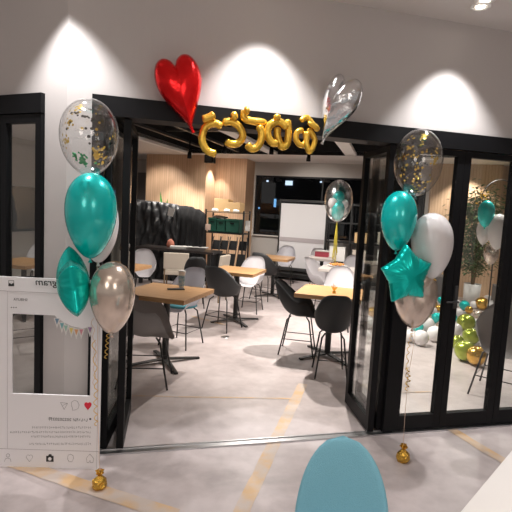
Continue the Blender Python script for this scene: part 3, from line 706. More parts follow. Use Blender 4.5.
# low dark benches against the wall
o = ro('bench', mat('dark_grey_bench', (.11, .10, .10), .7), UB - 1.05, UB - .55, .7, 1.05, 0, .45, bevel=.01); tag(o, 'low dark grey bench block before the wood wall behind the glazing', 'bench')
o = ro('bench', mat('slate_bench', (.12, .11, .11), .7), UB - 2.2, UB - 1.65, 1.75, 2.6, 0, .48, bevel=.01); tag(o, 'low dark grey bench block right of the potted tree', 'bench')

# ================================================================== BALLOONS
def bprof(w, h, tail=1.0, n=26):
    """teardrop balloon profile, origin at its centre; narrow end down"""
    out = []
    for i in range(n + 1):
        t_ = i / n; a_ = t_ * PI; z = math.cos(a_)
        r = math.sin(a_) * (1 + .16 * tail * z) * (1 - .10 * tail * max(0, -z) ** 3)
        out.append((max(0, r) * w / 2 * 1.0, z * h / 2))
    out[0] = (0, h / 2); out[-1] = (0, -h / 2)
    mx = max(r for r, z in out); return [(r * w / 2 / mx, z) for r, z in out]
def balloon(label, pos, w, h, m, tail=1.0, tilt=(0, 0), name='latex_balloon', group=None, knot=True, n=36):
    r_ = thing(name, label, 'balloon', pos, 0, group); r_.rotation_euler = (tilt[0], tilt[1], 0)
    link('balloon_body', MB().lathe(bprof(w, h, tail), n=n, cap=False).mesh('balloon', M[m], smooth=True), r_)
    if knot: link('knot', MB().lathe([(.0, .014), (.006, .01), (.005, 0), (.012, -.014), (0, -.012)], n=10).mesh('knot', M[m], smooth=True), r_, (0, 0, -h / 2 - .006))
    return r_
def B_(px, py, wpx, hpx, d):
    p = dep(px, py, d); k_ = d / ray(px, py).y
    return p, wpx * k_, hpx * k_
DL, DR = 2.42, 2.92
def bubble(label, px, py, wpx, hpx, d, seed, cl_list, name='bubble_balloon', marks=True, extra=None):
    p, w_, h_ = B_(px, py, wpx, hpx, d); r_ = thing(name, label, 'balloon', p)
    link('balloon_body', MB().lathe(bprof(w_, h_, .35), n=44, cap=False).mesh('film', M['film2' if d > 5 else 'film'], smooth=True), r_)
    link('neck', MB().lathe([(.012, .02), (.007, 0), (.014, -.02)], n=12, cap=False).mesh('neck', M['film'], smooth=True), r_, (0, 0, -h_ / 2))
    rnd = random.Random(seed)
    for m_, spots in cl_list.items():
        mb = MB()
        for (cx, cz, n_, sp, side) in spots:
            for q_ in range(n_):
                x = cx + rnd.gauss(0, sp); z = cz + rnd.gauss(0, sp)
                rr = x * x + z * z
                if rr > .86: x, z = x * .9 / rr ** .5, z * .9 / rr ** .5
                y = -side * max(0, .9 - x * x - z * z) ** .5
                c_ = Vector((x * w_ / 2 * .96, y * w_ / 2 * .96, z * h_ / 2 * .96)); nrm = Vector((x, y, z)).normalized() if (x or y or z) else Vector((0, -1, 0))
                t1 = nrm.orthogonal().normalized(); t2 = nrm.cross(t1); s_ = rnd.uniform(.0055, .0095) * (w_ / .3); k2 = 6
                a0 = rnd.random() * 6
                mb.poly([c_ + (t1 * math.cos(a0 + j * 2 * PI / k2) + t2 * math.sin(a0 + j * 2 * PI / k2)) * s_ for j in range(k2)], nrm * -.0006)
        o = link('confetti', mb.mesh('confetti', M[m_]), r_); o['kind'] = 'stuff'; o['label'] = {'confgold': 'gold confetti', 'confgreen': 'green confetti', 'confdark': 'dark grey confetti'}[m_]
    return r_, p, w_, h_
r_, p, w_, h_ = bubble('large clear balloon with gold and green confetti topping the left cluster', 89.5, 137.5, 57, 76, DL, 5,
    {'confgold': [(-.15, .72, 10, .09, 1), (-.45, .3, 10, .09, 1), (-.62, -.2, 16, .09, 1), (-.25, .55, 6, .15, 1), (.55, -.55, 26, .12, 1), (.2, .1, 14, .35, -1)],
     'confgreen': [(.02, -.66, 30, .11, 1), (-.2, -.6, 8, .05, 1)], 'confdark': [(-.2, .5, 9, .25, 1), (.4, .3, 30, .35, 1), (.5, -.2, 20, .3, -1)]})
def markson(r_, w_, h_, lst):
    mb = MB()
    for (x, z, L_) in lst:
        y = -(max(0, 1 - x * x - z * z)) ** .5 * w_ / 2 - .001; pts = []
        for i in range(12): xx = x - L_ / 2 + L_ * i / 11; yy = -(max(0, 1 - xx * xx - z * z)) ** .5 * w_ / 2 * 1.01; pts.append((xx * w_ / 2, yy, z * h_ / 2 + .002 * math.sin(i * 2.1)))
        mb.tube(pts, .0016, 5)
    link('white_print', mb.mesh('print', M['paper']), r_)
markson(r_, w_, h_, [(.08, .06, .36), (.18, -.12, .4)])
r_, p, w_, h_ = bubble('clear balloon with yellow gold confetti topping the right cluster', 418, 163, 47, 66, DR, 9,
    {'confgold': [(.0, .8, 14, .1, 1), (-.6, .4, 10, .09, 1), (.42, .08, 16, .09, 1), (-.3, -.45, 10, .12, 1), (-.1, -.8, 12, .1, 1), (0, 0, 40, .5, -1), (0, .2, 26, .45, 1)],
     'confdark': [(-.5, 0, 24, .3, 1), (.3, .3, 14, .3, -1)]})
markson(r_, w_, h_, [(.05, .16, .6), (.05, .04, .5)])

p, w_, h_ = B_(91, 216, 50, 86, DL + .02); balloon('teal shiny balloon below the left confetti balloon', p, w_, h_, 'tealmetal')
p, w_, h_ = B_(99, 228, 38, 70, DL + .24); balloon('white balloon mostly hidden behind the left teal balloon', p, w_, h_, 'whitelatex')
p, w_, h_ = B_(112.5, 298, 44, 73, DL - .04); balloon('champagne chrome balloon at the lower right of the left cluster', p, w_, h_, 'champ')
p, w_, h_ = B_(398.5, 221, 35, 60, DR); balloon('teal shiny balloon of the right cluster', p, w_, h_, 'tealmetal')
p, w_, h_ = B_(432, 246, 40, 66, DR + .03); balloon('large white balloon of the right cluster', p, w_, h_, 'whitelatex', tilt=(0, -.08))
p, w_, h_ = B_(415, 297, 42, 64, DR + .12); balloon('champagne chrome balloon hanging behind the teal star', p, w_, h_, 'champ')

def foil(outline, T, n_r=18, wr=.1, k=40, cx=0, cz=0, pw=.55, seed=1):
    mb = MB(); n = len(outline); fr, bk = [], []
    for side, store in ((-1, fr), (1, bk)):
        c_ = mb.b.verts.new((cx, side * T, cz)); store.append([c_])
        for j in range(1, n_r + 1):
            s_ = j / n_r; row = []
            if side == 1 and j == n_r: store.append(fr[-1]); break
            for i, (x, z) in enumerate(outline):
                y = side * T * max(0, 1 - s_ ** 2.1) ** pw
                y *= 1 + wr * s_ ** 3 * math.sin(i / n * 2 * PI * k + 2 * noise.noise(Vector((i * .1, seed, side)))) 
                row.append(mb.b.verts.new((cx + (x - cx) * s_, y, cz + (z - cz) * s_)))
            store.append(row)
    for st in (fr, bk):
        for a, b in zip(st, st[1:]):
            for i in range(n):
                i2 = (i + 1) % n
                if len(a) == 1: mb._f([a[0], b[i], b[i2]])
                else: mb._f([a[i], b[i], b[i2], a[i2]])
    return mb
def dense(pts, n=8): return [(q.x, q.z) for q in spline([(x, 0, z) for x, z in pts], n, True)]
def star_outline(r1, r2, n=5, rnd_=.15):
    P = []
    for i in range(n * 2):
        a_ = PI / 2 + i * PI / n; r = r1 if i % 2 == 0 else r2; P.append(Vector((r * math.cos(a_), 0, r * math.sin(a_))))
    out = []
    for i in range(len(P)):
        a, b = P[i], P[(i + 1) % len(P)]
        for k_ in range(10): q = a.lerp(b, k_ / 10); out.append((q.x, q.z))
    return out
HEART = [(0, .74), (.14, .90), (.42, 1.0), (.72, .92), (.92, .66), (.97, .32), (.86, -.02), (.62, -.36), (.34, -.68), (.12, -.96), (0, -1.15), (-.12, -.96), (-.34, -.68), (-.62, -.36), (-.86, -.02), (-.97, .32), (-.92, .66), (-.72, .92), (-.42, 1.0), (-.14, .90)]
def foilthing(name, label, me, pos, rot, tail=None, m=None):
    r_ = thing(name, label, 'balloon', pos); r_.rotation_euler = rot; link('balloon_body', me, r_)
    if tail: link('tail', MB().tube(tail, [.012, .007, .012], 8).mesh('tail', m), r_)
    return r_
# red heart: 48 x 80 px, leaning a little
dH = 2.80
p, w_, h_ = B_(181.5, 91, 48, 78, dH)
ol = dense([(x * w_ / 2 * .98, z * h_ / 2 * .86) for x, z in HEART], 5)
foilthing('heart_balloon', 'red foil heart balloon fixed above the left end of the gold letters', foil(ol, .09, wr=.05, k=44, cz=.03).mesh('heart', M['redfoil'], smooth=True), p, (.05, -.30, .12), [(0, 0, -h_ * .46), (.004, 0, -h_ * .50), (.006, 0, -h_ * .54)], M['redfoil'])
p, w_, h_ = B_(336, 107, 42, 64, 3.0)
ol = dense([(x * w_ / 2 * (1.05 if x > 0 else .8), z * h_ / 2 * .95) for x, z in HEART], 5)
foilthing('heart_balloon', 'silver foil heart balloon above the right end of the gold letters', foil(ol, .085, wr=.04, k=50, cz=.02, seed=4).mesh('heart', M['silverfoil'], smooth=True), p, (.1, .36, -.45), [(0, 0, -h_ * .5), (.0, 0, -h_ * .56), (.0, 0, -h_ * .6)], M['silverfoil'])
# teal stars
p, w_, h_ = B_(406.5, 275, 48, 58, DR - .10)
so = [(x, z * 1.08) for x, z in star_outline(w_ * .61, w_ * .415)]
foilthing('star_balloon', 'teal foil star balloon at the front of the right cluster', foil(so, .075, wr=.12, k=30).mesh('star', M['tealfoil'], smooth=True), p, (.0, -.12, .25))
p, w_, h_ = B_(73.5, 284, 34, 78, DL - .05)
so = star_outline(h_ * .50, h_ * .34)
foilthing('star_balloon', 'teal foil star balloon seen edge on in the left cluster', foil(so, .082, wr=.06, k=30, pw=.8, seed=3).mesh('star', M['tealfoil'], smooth=True), p, (-.13, .30, 1.93))

# ribbons and weights
def ribbon(label, pts, r, m, curl=0, turns=0, group=None):
    P = spline(pts, 16); out = []
    for i, q in enumerate(P):
        t_ = i / len(P) * turns * 2 * PI; out.append(q + Vector((math.cos(t_), math.sin(t_), 0)) * curl)
    o = link('curling_ribbon', MB().tube(out, r, 5).mesh('ribbon', M[m], smooth=True)); return tag(o, label, 'ribbon', group)
def weight(label, p, s=.045):
    r_ = thing('balloon_weight', label, 'balloon weight', (p.x, p.y, 0))
    mb = MB(); mb.lathe([(0, 0), (s * .75, 0), (s * .95, s * .5), (s * .85, s * 1.2), (s * .35, s * 1.7), (s * .25, s * 1.8)], n=20)
    for v in mb.b.verts: 
        nn = noise.noise(v.co * 60 + Vector((p.x * 10, 0, 0))); v.co.x *= 1 + .25 * nn; v.co.y *= 1 + .25 * nn
    link('foil_wrap', mb.mesh('wrap', M['goldcrumple']), r_)
    mb = MB()
    for k_ in range(9):
        a_ = k_ * .7; d_ = Vector((math.cos(a_), math.sin(a_), 0)); q = Vector((0, 0, s * 1.7))
        mb.poly([q, q + d_ * s * .6 + Vector((0, 0, s * (.5 + .3 * (k_ % 2)))), q + d_ * s * .25 + Vector((0, 0, s * .95))], Vector((d_.y, -d_.x, 0)) * s * .12)
    link('foil_tuft', mb.mesh('tuft', M['goldcrumple']), r_)
wl = g(99.5, 488); wr_ = g(402.5, 461)
weight('crumpled gold balloon weight on the floor beside the white photo frame', wl, .042); weight('crumpled gold balloon weight on the floor in front of the fixed glazing', wr_, .045)
def top_of(w): return Vector((w.x, w.y, .075))
kl = dep(95, 330, DL + .03); kl2 = dep(97, 262, DL + .1)
ribbon('thin ribbon running down to the gold weight beside the photo frame', [kl2, dep(98, 300, DL + .05), dep(97.5, 360, DL), dep(98, 420, (DL + wl.y) / 2), top_of(wl)], .0014, 'ribbon')
ribbon('curled gold ribbon hanging over the right edge of the photo frame', [dep(93.5, 340, DL), dep(96, 380, DL - .02), dep(95.5, 405, DL - .02), dep(96.5, 425, DL)], .0022, 'goldribbon', .010, 9)
ribbon('curled pinkish ribbon hanging left of the champagne balloon tip', [dep(92, 318, DL), dep(95, 350, DL - .02), dep(94, 385, DL - .03)], .0016, 'ribbon', .007, 5)
ribbon('short curled ribbon under the champagne balloon of the left cluster', [dep(108, 334, DL - .03), dep(107, 345, DL - .03), dep(106, 358, DL - .03)], .0020, 'goldribbon', .008, 5)
kr = dep(415, 330, DR + .1)
ribbon('thin ribbon running down to the gold weight before the glazing', [dep(414, 262, DR + .1), kr, dep(408, 380, DR + .04), dep(404, 430, wr_.y), top_of(wr_)], .0015, 'ribbon')
ribbon('curled gold ribbon hanging under the right champagne balloon', [dep(412, 333, DR + .1), dep(408, 352, DR + .08), dep(406.5, 385, DR + .05)], .0022, 'goldribbon', .009, 8)
ribbon('gold curls bunched at mid height below the right champagne balloon', [dep(407, 368, DR + .05), dep(409, 378, DR + .05), dep(406.5, 390, DR + .05)], .003, 'goldribbon', .011, 5)
ribbon('gold foil curls beside the white balloon of the right cluster', [dep(434, 272, DR + .05), dep(434, 280, DR + .05), dep(432, 290, DR + .05)], .004, 'goldribbon', .012, 4)

# gold letter balloons: strokes traced in the plane of the header, then given body
FC = F(260); 
def LP(cx, cy):   # crop coordinates of the lettering -> point just in front of the header
    px, py = 190 + cx * .293, 100 + cy * .293; q = on(fA + NO * .06, fB + NO * .06, px, py); return q
def letter(label, strokes, r=.024):
    r_ = thing('letter_balloon', label, 'letter balloon', (0, 0, 0), 0, 'gold letter balloons on the header'); first = LP(*strokes[0][0]); r_.location = first
    for si, s_ in enumerate(strokes):
        lift = NO * (.02 * si)
        P = [LP(*q) + lift - first for q in s_]; S = spline(P, 10) if len(P) > 2 else [P[0].lerp(P[1], i / 8) for i in range(9)]
        n = len(S); rr = []
        for i in range(n):
            e = min(i, n - 1 - i); k_ = min(1, .45 + .25 * e); rr.append(r * k_ * (1 + .02 * math.sin(i * 1.7)))
        link('stroke', MB().tube(S, rr, 12).mesh('stroke', M['goldfoil'], smooth=True), r_)
letter('leftmost gold foil character, a wide hook opening to the right', [[(110, 92), (85, 80), (55, 90), (42, 120), (44, 150), (62, 175), (90, 184)], [(40, 68), (62, 62), (82, 50)]])
letter('second gold foil character from the left, curled with a stub on top', [[(112, 78), (140, 74), (168, 92), (180, 122), (165, 146), (140, 150), (122, 140)], [(148, 42), (150, 72)], ])
letter('middle gold foil character with a long flat bar', [[(186, 34), (190, 66), (262, 78)], [(232, 88), (242, 120), (232, 155), (210, 168), (190, 152)], [(180, 42), (198, 38)]])
letter('fourth gold foil character, a double loop with two stubs on top', [[(332, 66), (336, 110), (330, 150), (312, 158), (298, 120), (300, 92)], [(330, 98), (300, 76), (270, 88), (262, 118), (276, 146), (298, 148)], [(290, 52), (292, 72)]])
letter('rightmost gold foil character, small looped and slanted', [[(376, 72), (398, 60), (410, 72), (438, 106)], [(384, 104), (362, 112), (360, 140), (378, 156), (392, 138), (388, 108)], [(396, 100), (418, 140), (402, 178), (390, 150), (396, 110)], [(392, 82), (430, 104)]], .019)
# indoor balloon on a tassel: clear with small balloons inside
dI = 6.9
r_, p, w_, h_ = bubble('clear indoor balloon filled with small white and teal balloons', 338.5, 201, 28, 42, dI, 2, {})
for i, (x, z, s_, m_) in enumerate(((-.45, -.12, .36, 'whitelatex'), (.45, -.15, .36, 'whitelatex'), (0, -.45, .5, 'tealmetal'), (.0, .18, .44, 'tealmetal'), (.42, -.5, .28, 'whitelatex'), (-.4, -.5, .26, 'whitelatex'))):
    bb = link('small_balloon', MB().lathe(bprof(w_ * s_, w_ * s_ * (1.5 if i == 2 else 1.1), .4), n=20, cap=False).mesh('small', M[m_], smooth=True), r_, (x * w_ / 2 * .85, .02 * (i % 2), z * h_ / 2), label='small %s balloon inside' % ('white' if m_ == 'whitelatex' else 'teal'))
q1 = p - Vector((0, 0, h_ / 2)); tz = .742; tas = thing('tassel_weight', 'yellow streamer tassel hanging from the indoor clear balloon', 'tassel', (q1.x, q1.y, tz))
for k_ in range(6):
    a_ = k_ * 1.1; S = spline([(0, 0, q1.z - tz), (.02 * math.cos(a_), .02 * math.sin(a_), (q1.z - tz) * .6), (.035 * math.cos(a_ + 1), .035 * math.sin(a_ + 1), .12 + .03 * k_)], 6)
    link('streamer', MB().tube(S, .007, 5).mesh('streamer', M['yellowribbon'], smooth=True), tas)
link('string', MB().tube([(0, 0, q1.z - tz), (0, 0, .0)], .003, 5).mesh('string', M['yellowribbon']), tas)

# cluster behind the glazing
for (px, py, a, b, m_, d_, lb_) in ((486, 214, 16, 27, 'tealmetal', 6.0, 'teal balloon of the small cluster behind the right pane'), (498, 232, 19, 36, 'whitelatex', 5.95, 'white balloon right of the teal one behind the right pane'), (484, 232, 14, 26, 'whitelatex', 6.15, 'white balloon half hidden behind the teal one behind the right pane'), (491, 254, 14, 22, 'champ', 6.1, 'champagne balloon under the cluster behind the right pane')):
    p, w_, h_ = B_(px, py, a, b, d_); balloon(lb_, p, w_, h_, m_)
hp = dep(499, 204, 6.6); hr = thing('hoop_wreath', 'thin dark hoop with gold leaves behind the cluster of the right pane', 'wreath', hp)
link('hoop', MB().tube([(.27 * math.cos(i * 2 * PI / 40), 0, .34 * math.sin(i * 2 * PI / 40)) for i in range(40)], .006, 6, closed=True).mesh('hoop', M['blackm']), hr)
mb = MB(); rnd = random.Random(4)
for k_ in range(70):
    a_ = rnd.uniform(2.6, 5.3); c_ = Vector((.27 * math.cos(a_), 0, .34 * math.sin(a_))) + Vector((rnd.gauss(0, .03), rnd.gauss(0, .02), rnd.gauss(0, .03))); d_ = Vector((rnd.gauss(0, 1), rnd.gauss(0, .5), rnd.gauss(0, 1))).normalized() * .03; s_ = d_.cross(Vector((0, 1, 0))).normalized() * .01
    mb.poly([c_ - d_, c_ + s_, c_ + d_, c_ - s_], (0, .002, 0))
link('gold_leaves', mb.mesh('leaves', M['goldfoil']), hr)
cs = Vector((hp.x, hp.y, 0)); link('stand', MB().tube([(0, 0, -.34), (0, 0, .02 - hp.z)], .01, 8).mesh('stand', M['blackm']), hr); link('stand_base', MB().lathe([(0, 0), (.14, 0), (.14, .012), (0, .02)], n=24).mesh('b', M['blackm']), hr, (0, 0, -hp.z))
sp_ = dep(491, 262, 6.1); ribbon('thin ribbon under the cluster behind the right pane', [sp_, Vector((sp_.x, sp_.y, .8)), Vector((sp_.x + .02, sp_.y, .01))], .002, 'ribbon')

# balloons lying on the floor behind the glazing
def onfloor(px, py, rpx):
    d_ = 6.0
    for _ in range(30):
        r = rpx * d_ / FOC; p_ = dep(px, py, d_)
        rr = ray(px, py); tt = (r - H) / rr.z; d_ = max(3.0, rr.y * tt)
    return rr * tt + Vector((0, 0, H)), r
pile = [(400, 328, 7, 'tealmetal'), (437, 318, 5.5, 'tealmetal'), (427, 324, 7, 'whitelatex'), (421, 338, 8, 'whitelatex'), (435, 334, 8, 'whitelatex'), (410, 336, 6.5, 'whitelatex'), (439, 308, 3.5, 'goldlatex'), (433, 311, 4, 'whitelatex'), (428, 315, 4.5, 'champ'),
        (464.5, 305.5, 5, 'tealmetal'), (482, 303.5, 6.5, 'goldlatex'), (478, 315, 5.5, 'champ'), (469, 310, 4, 'goldlatex'), (487, 316, 5, 'tealmetal'), (486, 324, 6, 'tealmetal'), (492, 306, 5.5, 'whitelatex'), (495, 299.5, 4, 'tealmetal'), (458, 313, 5, 'whitelatex'), (474, 305, 4, 'whitelatex'), (493, 314, 5, 'champ'),
        (466, 323, 9, 'lime'), (471, 336.5, 8.5, 'lime'), (465, 351, 10.5, 'lime'), (476.5, 356, 10, 'goldlatex'), (457, 342, 7, 'lime'), (404, 316, 5, 'whitelatex'), (455, 330, 7, 'whitelatex'), (366, 322, 7, 'whitelatex'), (364, 336, 7, 'whitelatex'), (372, 312, 5, 'goldlatex'), (396, 312, 5, 'goldlatex'), (506, 308, 5, 'tealmetal'), (509, 318, 6, 'champ'), (452, 318, 5, 'tealmetal'), (456, 303, 4, 'whitelatex'), (470, 300, 3.5, 'champ'), (488, 299, 4, 'whitelatex'), (476, 323, 4.5, 'whitelatex'), (441, 300, 3.5, 'tealmetal'), (434, 304, 3.5, 'goldlatex'), (423, 308, 4, 'tealmetal'), (416, 318, 5, 'champ'), (428, 301, 3.5, 'whitelatex'), (441, 326, 5, 'champ'), (418, 327, 5.5, 'tealmetal')]
cn_ = {'tealmetal': 'teal', 'whitelatex': 'white', 'goldlatex': 'gold', 'champ': 'champagne', 'lime': 'lime green'}
def where(px, py):
    if px < 380: return 'seen through the right folded leaf'
    if px < 445: return 'behind the first fixed pane'
    if px < 495: return 'behind the second fixed pane'
    return 'behind the rightmost pane'
from collections import Counter, defaultdict
grp = defaultdict(list)
for it in pile: grp[(it[3], where(it[0], it[1]))].append(it)
ordw = {1: [''], 2: ['nearer', 'farther'], 3: ['nearest', 'middle', 'farthest'], 4: ['nearest', 'second nearest', 'third nearest', 'farthest'], 5: ['nearest', 'second nearest', 'middle', 'second farthest', 'farthest'], 6: ['nearest', 'second nearest', 'third nearest', 'third farthest', 'second farthest', 'farthest'], 7: ['nearest', 'second nearest', 'third nearest', 'middle', 'third farthest', 'second farthest', 'farthest'], 8: ['nearest', 'second nearest', 'third nearest', 'fourth nearest', 'fourth farthest', 'third farthest', 'second farthest', 'farthest']}
for (m_, wh), its in grp.items():
    its.sort(key=lambda i_: -i_[1] - i_[2])
    for it, ow in zip(its, ordw[len(its)]):
        p, r = onfloor(*it[:3])
        lb_ = ('%s %s balloon of the floor pile %s' % (ow, cn_[m_], wh)).strip()
        if it[:2] == (476.5, 356): lb_ = 'gold balloon lying against the lime green balloons, nearest the second fixed pane'
        balloon(lb_, p, r * 2, r * 2.05, m_, .5, (random.uniform(-.05, .05), 0), group='balloons lying on the floor', n=24, knot=False)

# ================================================================== PHOTO FRAME BOARD
bA = g(-1, 466); bB = g(102, 469); bA.z = bB.z = 0
bd = (bB - bA).normalized(); bn = Vector((bd.y, -bd.x, 0))
pb = thing('photo_frame_board', 'large white cut-out social media photo frame standing before the pillar', 'photo frame', (bA.x, bA.y, 0), math.atan2(bd.y, bd.x))
def Q(px, py, off=0):
    q = on(bA, bB, px, py); return Vector(((q - bA).dot(bd), off, q.z))
x0, x1 = 0.0, Q(100.5, 400).x; ztop = Q(30, 277.5).z
wx0, wx1 = Q(12.5, 355).x, Q(91, 355).x; wz0, wz1 = Q(50, 394.5).z, Q(50, 315).z
mb = MB(); T_ = .012
for (a, b, c, d_) in ((x0, wx0, 0, ztop), (wx1, x1, 0, ztop), (wx0, wx1, 0, wz0), (wx0, wx1, wz1, ztop)):
    mb.box(((a + b) / 2, 0, (c + d_) / 2), (b - a, T_, d_ - c))
# rounded filler in the upper right of the opening, behind the bunting
arc = [(wx1, wz1), (Q(55, 320).x, wz1)]
for px, py in ((58, 318), (64, 322), (72, 326), (82, 328), (91, 327)): q = Q(px, py); arc.append((min(q.x, wx1), q.z))
mb.poly([(a, -T_ / 2, b) for a, b in arc], (0, T_, 0))
link('panel', mb.mesh('panel', M['board']), pb)
FY = -T_ / 2 - .0012
def bar(x, z, x2, z2, w_, mb):
    a, b = Vector((x, FY, z)), Vector((x2, FY, z2)); d_ = (b - a); n_ = Vector((-d_.z, 0, d_.x)).normalized() * w_ / 2
    mb.poly([a + n_, b + n_, b - n_, a - n_], (0, .001, 0))
mb = MB(); q1, q2 = Q(1, 290.5), Q(60, 293); bar(x0, q1.z, x1, q1.z, .0022, mb); q = Q(50, 449.5); bar(x0, q.z, x1, q.z, .002, mb); xl = Q(97.8, 420).x; bar(xl, 0.0, xl, ztop, .0015, mb)
q = Q(8, 360).x; bar(q, q1.z, q, Q(50, 449.5).z, .0008, mb)
link('printed_rules', mb.mesh('rules', M['line']), pb)
def stroke(pts, w_, mb, closed=False):
    P = [Q(*p) for p in pts]
    if closed: P.append(P[0])
    for a, b in zip(P, P[1:]): bar(a.x, a.z, b.x, b.z, w_, mb)
def heartpx(cx, cy, s): return [(cx + x * s, cy - z * s) for x, z in HEART]
def solid(pts, mb): mb.poly([Q(*p) + Vector((0, FY, 0)) for p in pts], (0, .001, 0))
mb = MB(); solid(heartpx(88.3, 405.5, 3.7), mb); link('heart_icon', mb.mesh('heart', M['redprint']), pb, label='solid red heart icon')
mb = MB(); stroke([(72, 401.5), (75, 399.8), (78, 401), (79.5, 404.5), (78.5, 408), (75.5, 409.5), (72.5, 409.7), (73, 408), (71.8, 405)], .0016, mb, True); link('comment_icon', mb.mesh('c', M['inkgrey']), pb)
mb = MB(); stroke([(61, 402), (68, 402.8), (64.6, 409)], .0016, mb, True); stroke([(68, 402.8), (63.5, 404.8)], .0016, mb); link('send_icon', mb.mesh('s', M['inkgrey']), pb)
mb = MB(); stroke([(5, 461), (6, 458.2), (8.5, 457.5), (11, 458.5), (11.5, 461)], .0014, mb); stroke([(8.5 + 1.8 * math.cos(a * .9), 454.8 + 1.8 * math.sin(a * .9)) for a in range(7)], .0014, mb, True); link('person_icon', mb.mesh('p', M['inkgrey']), pb)
mb = MB(); stroke(heartpx(30, 457.5, 3.2), .0014, mb, True); link('heart_outline_icon', mb.mesh('p', M['inkgrey']), pb)
mb = MB(); stroke([(68.5, 454.5), (71, 453.6), (73.5, 455), (74, 458), (72.5, 461), (69.5, 461.2), (68, 458.5)], .0014, mb, True); link('chat_icon', mb.mesh('p', M['inkgrey']), pb)
mb = MB(); stroke([(86.8, 457.5), (90.3, 453.5), (94, 457.8), (93.3, 462), (91, 462), (90.3, 459.8), (89.3, 462), (87.3, 461.8)], .0014, mb, True); link('home_icon', mb.mesh('p', M['inkgrey']), pb)
mb = MB(); solid([(46.6, 455.2), (48.6, 455.2), (49.4, 453.6), (51.6, 453.6), (52.4, 455.2), (54, 455.3), (54, 461.2), (46.6, 461)], mb); link('camera_icon', mb.mesh('p', M['ink']), pb, label='black camera icon')
mb = MB(); P_ = [Q(50.3 + 1.7 * math.cos(a), 458.2 + 1.7 * math.sin(a)) + Vector((0, FY - .0012, 0)) for a in [i * PI / 6 for i in range(12)]]; mb.poly(P_, (0, .001, 0)); link('camera_lens', mb.mesh('p', M['board']), pb)
mb = MB(); stroke([(9.3, 280.3), (14.3, 280.3), (14.6, 285.8), (9.2, 285.8)], .0020, mb, True); solid([(9.4, 283), (10.7, 283), (11.9, 284.2), (13.2, 283), (14.5, 283), (14.5, 285.8), (9.3, 285.8)], mb); link('inbox_icon', mb.mesh('p', M['ink']), pb)
mb = MB()
for i in range(3): q = Q(12 + i * 2.3, 307.2); mb.box((q.x, FY + .0005, q.z), (.0055, .001, .0055))
link('three_dots', mb.mesh('d', M['ink']), pb)
q = Q(90.6, 418.5); mb = MB(); mb.poly([(q.x + .006 * math.cos(i * PI / 6), FY, q.z + .006 * math.sin(i * PI / 6)) for i in range(12)], (0, .001, 0)); link('round_dot', mb.mesh('d', M['ink']), pb)
def text(name, body, px, py, size, m, shear=0, right=True, width=None):
    """mirror-written, as in the photograph: starts at px and runs to the left"""
    cu = bpy.data.curves.new(name, 'FONT'); cu.body = body; cu.size = size; cu.extrude = .0004; cu.shear = shear; cu.offset = .0003
    to = bpy.data.objects.new(name, cu); C.objects.link(to); bpy.context.view_layer.update()
    me = bpy.data.meshes.new_from_object(to.evaluated_get(bpy.context.evaluated_depsgraph_get())); C.objects.unlink(to); bpy.data.objects.remove(to)
    xs = [v.co.x for v in me.vertices]
    if not xs: return
    L_ = max(xs) - min(xs); k_ = (width / L_) if width else 1; mn = min(xs); q = Q(px, py)
    for v in me.vertices: x, y, z = v.co; v.co = Vector((q.x - (x - mn) * k_, FY + z, q.z + y))
    me.flip_normals(); me.materials.clear(); me.materials.append(m); link(name, me, pb)
text('mirrored_heading', 'Instagram', 77, 286.6, .056, M['ink'], .15, width=Q(77, 286).x - Q(36, 286).x)
text('mirrored_like_count', 'いいね! 20220202件', 88, 421, .024, M['inkgrey'], width=Q(88, 419).x - Q(48.5, 419).x)
text('mirrored_place_line', 'SHIBUYA', 28, 300.8, .021, M['inkgrey'], width=Q(28, 299).x - Q(14, 299).x)
# small print: rows of tiny unreadable strokes
mb = MB(); rnd = random.Random(3)
for (xa, xb, y) in ((33.5, 91, 427), (12, 91, 431.5), (31, 91, 436), (31, 91, 443.3)):
    x = xb
    while x > xa:
        wv = rnd.uniform(.9, 1.5); 
        for kk in range(2): yy = y + rnd.uniform(-.9, .9); stroke([(x, yy), (x - wv, yy + rnd.uniform(-.3, .3))], .0009, mb)
        xx = x - wv * rnd.random(); stroke([(xx, y - 1.1), (xx, y + 1.1)], .0009, mb)
        x -= wv + .7
link('small_print', mb.mesh('sp', M['inkgrey']), pb)
# bunting: string and small flags with white borders
bt = [Q(57, 317), Q(64, 323), Q(72, 327), (Q(80, 328.5)), Q(92, 326)]
bp_ = spline([Vector((q.x, FY - .002, q.z)) for q in bt], 6)
link('bunting_string', MB().tube(bp_, .0012, 5).mesh('string', M['paper']), pb)
cols = ['flagblue', 'flagteal', 'flaggreen', 'flagyellow', 'flagorange', 'flagpink', 'flagviolet']
for i, cm in enumerate(cols):
    q = bp_[min(len(bp_) - 1, int((i + .5) / 7 * len(bp_)))]; w_ = .019; h_ = .062
    def tri(s, y): return [(q.x - w_ * s, y, q.z), (q.x + w_ * s, y, q.z), (q.x, y, q.z - h_ * (.3 + .7 * s))]
    f_ = link('bunting_flag', MB().poly(tri(1, FY - .003), (0, .001, 0)).mesh('flag', M['paper']), pb)
    link('flag_colour', MB().poly([(q.x - w_ * .6, FY - .0042, q.z - .003), (q.x + w_ * .6, FY - .0042, q.z - .003), (q.x, FY - .0042, q.z - h_ * .62)], (0, .001, 0)).mesh('flag', M[cm]), f_, label=cm.replace('flag', '') + ' flag centre')
# rear stand so that the board can stand up
link('rear_strut', MB().tube([(x1 * .5, .01, .2), (x1 * .5, .07, .0)], .006, 6).mesh('strut', M['board']), pb)

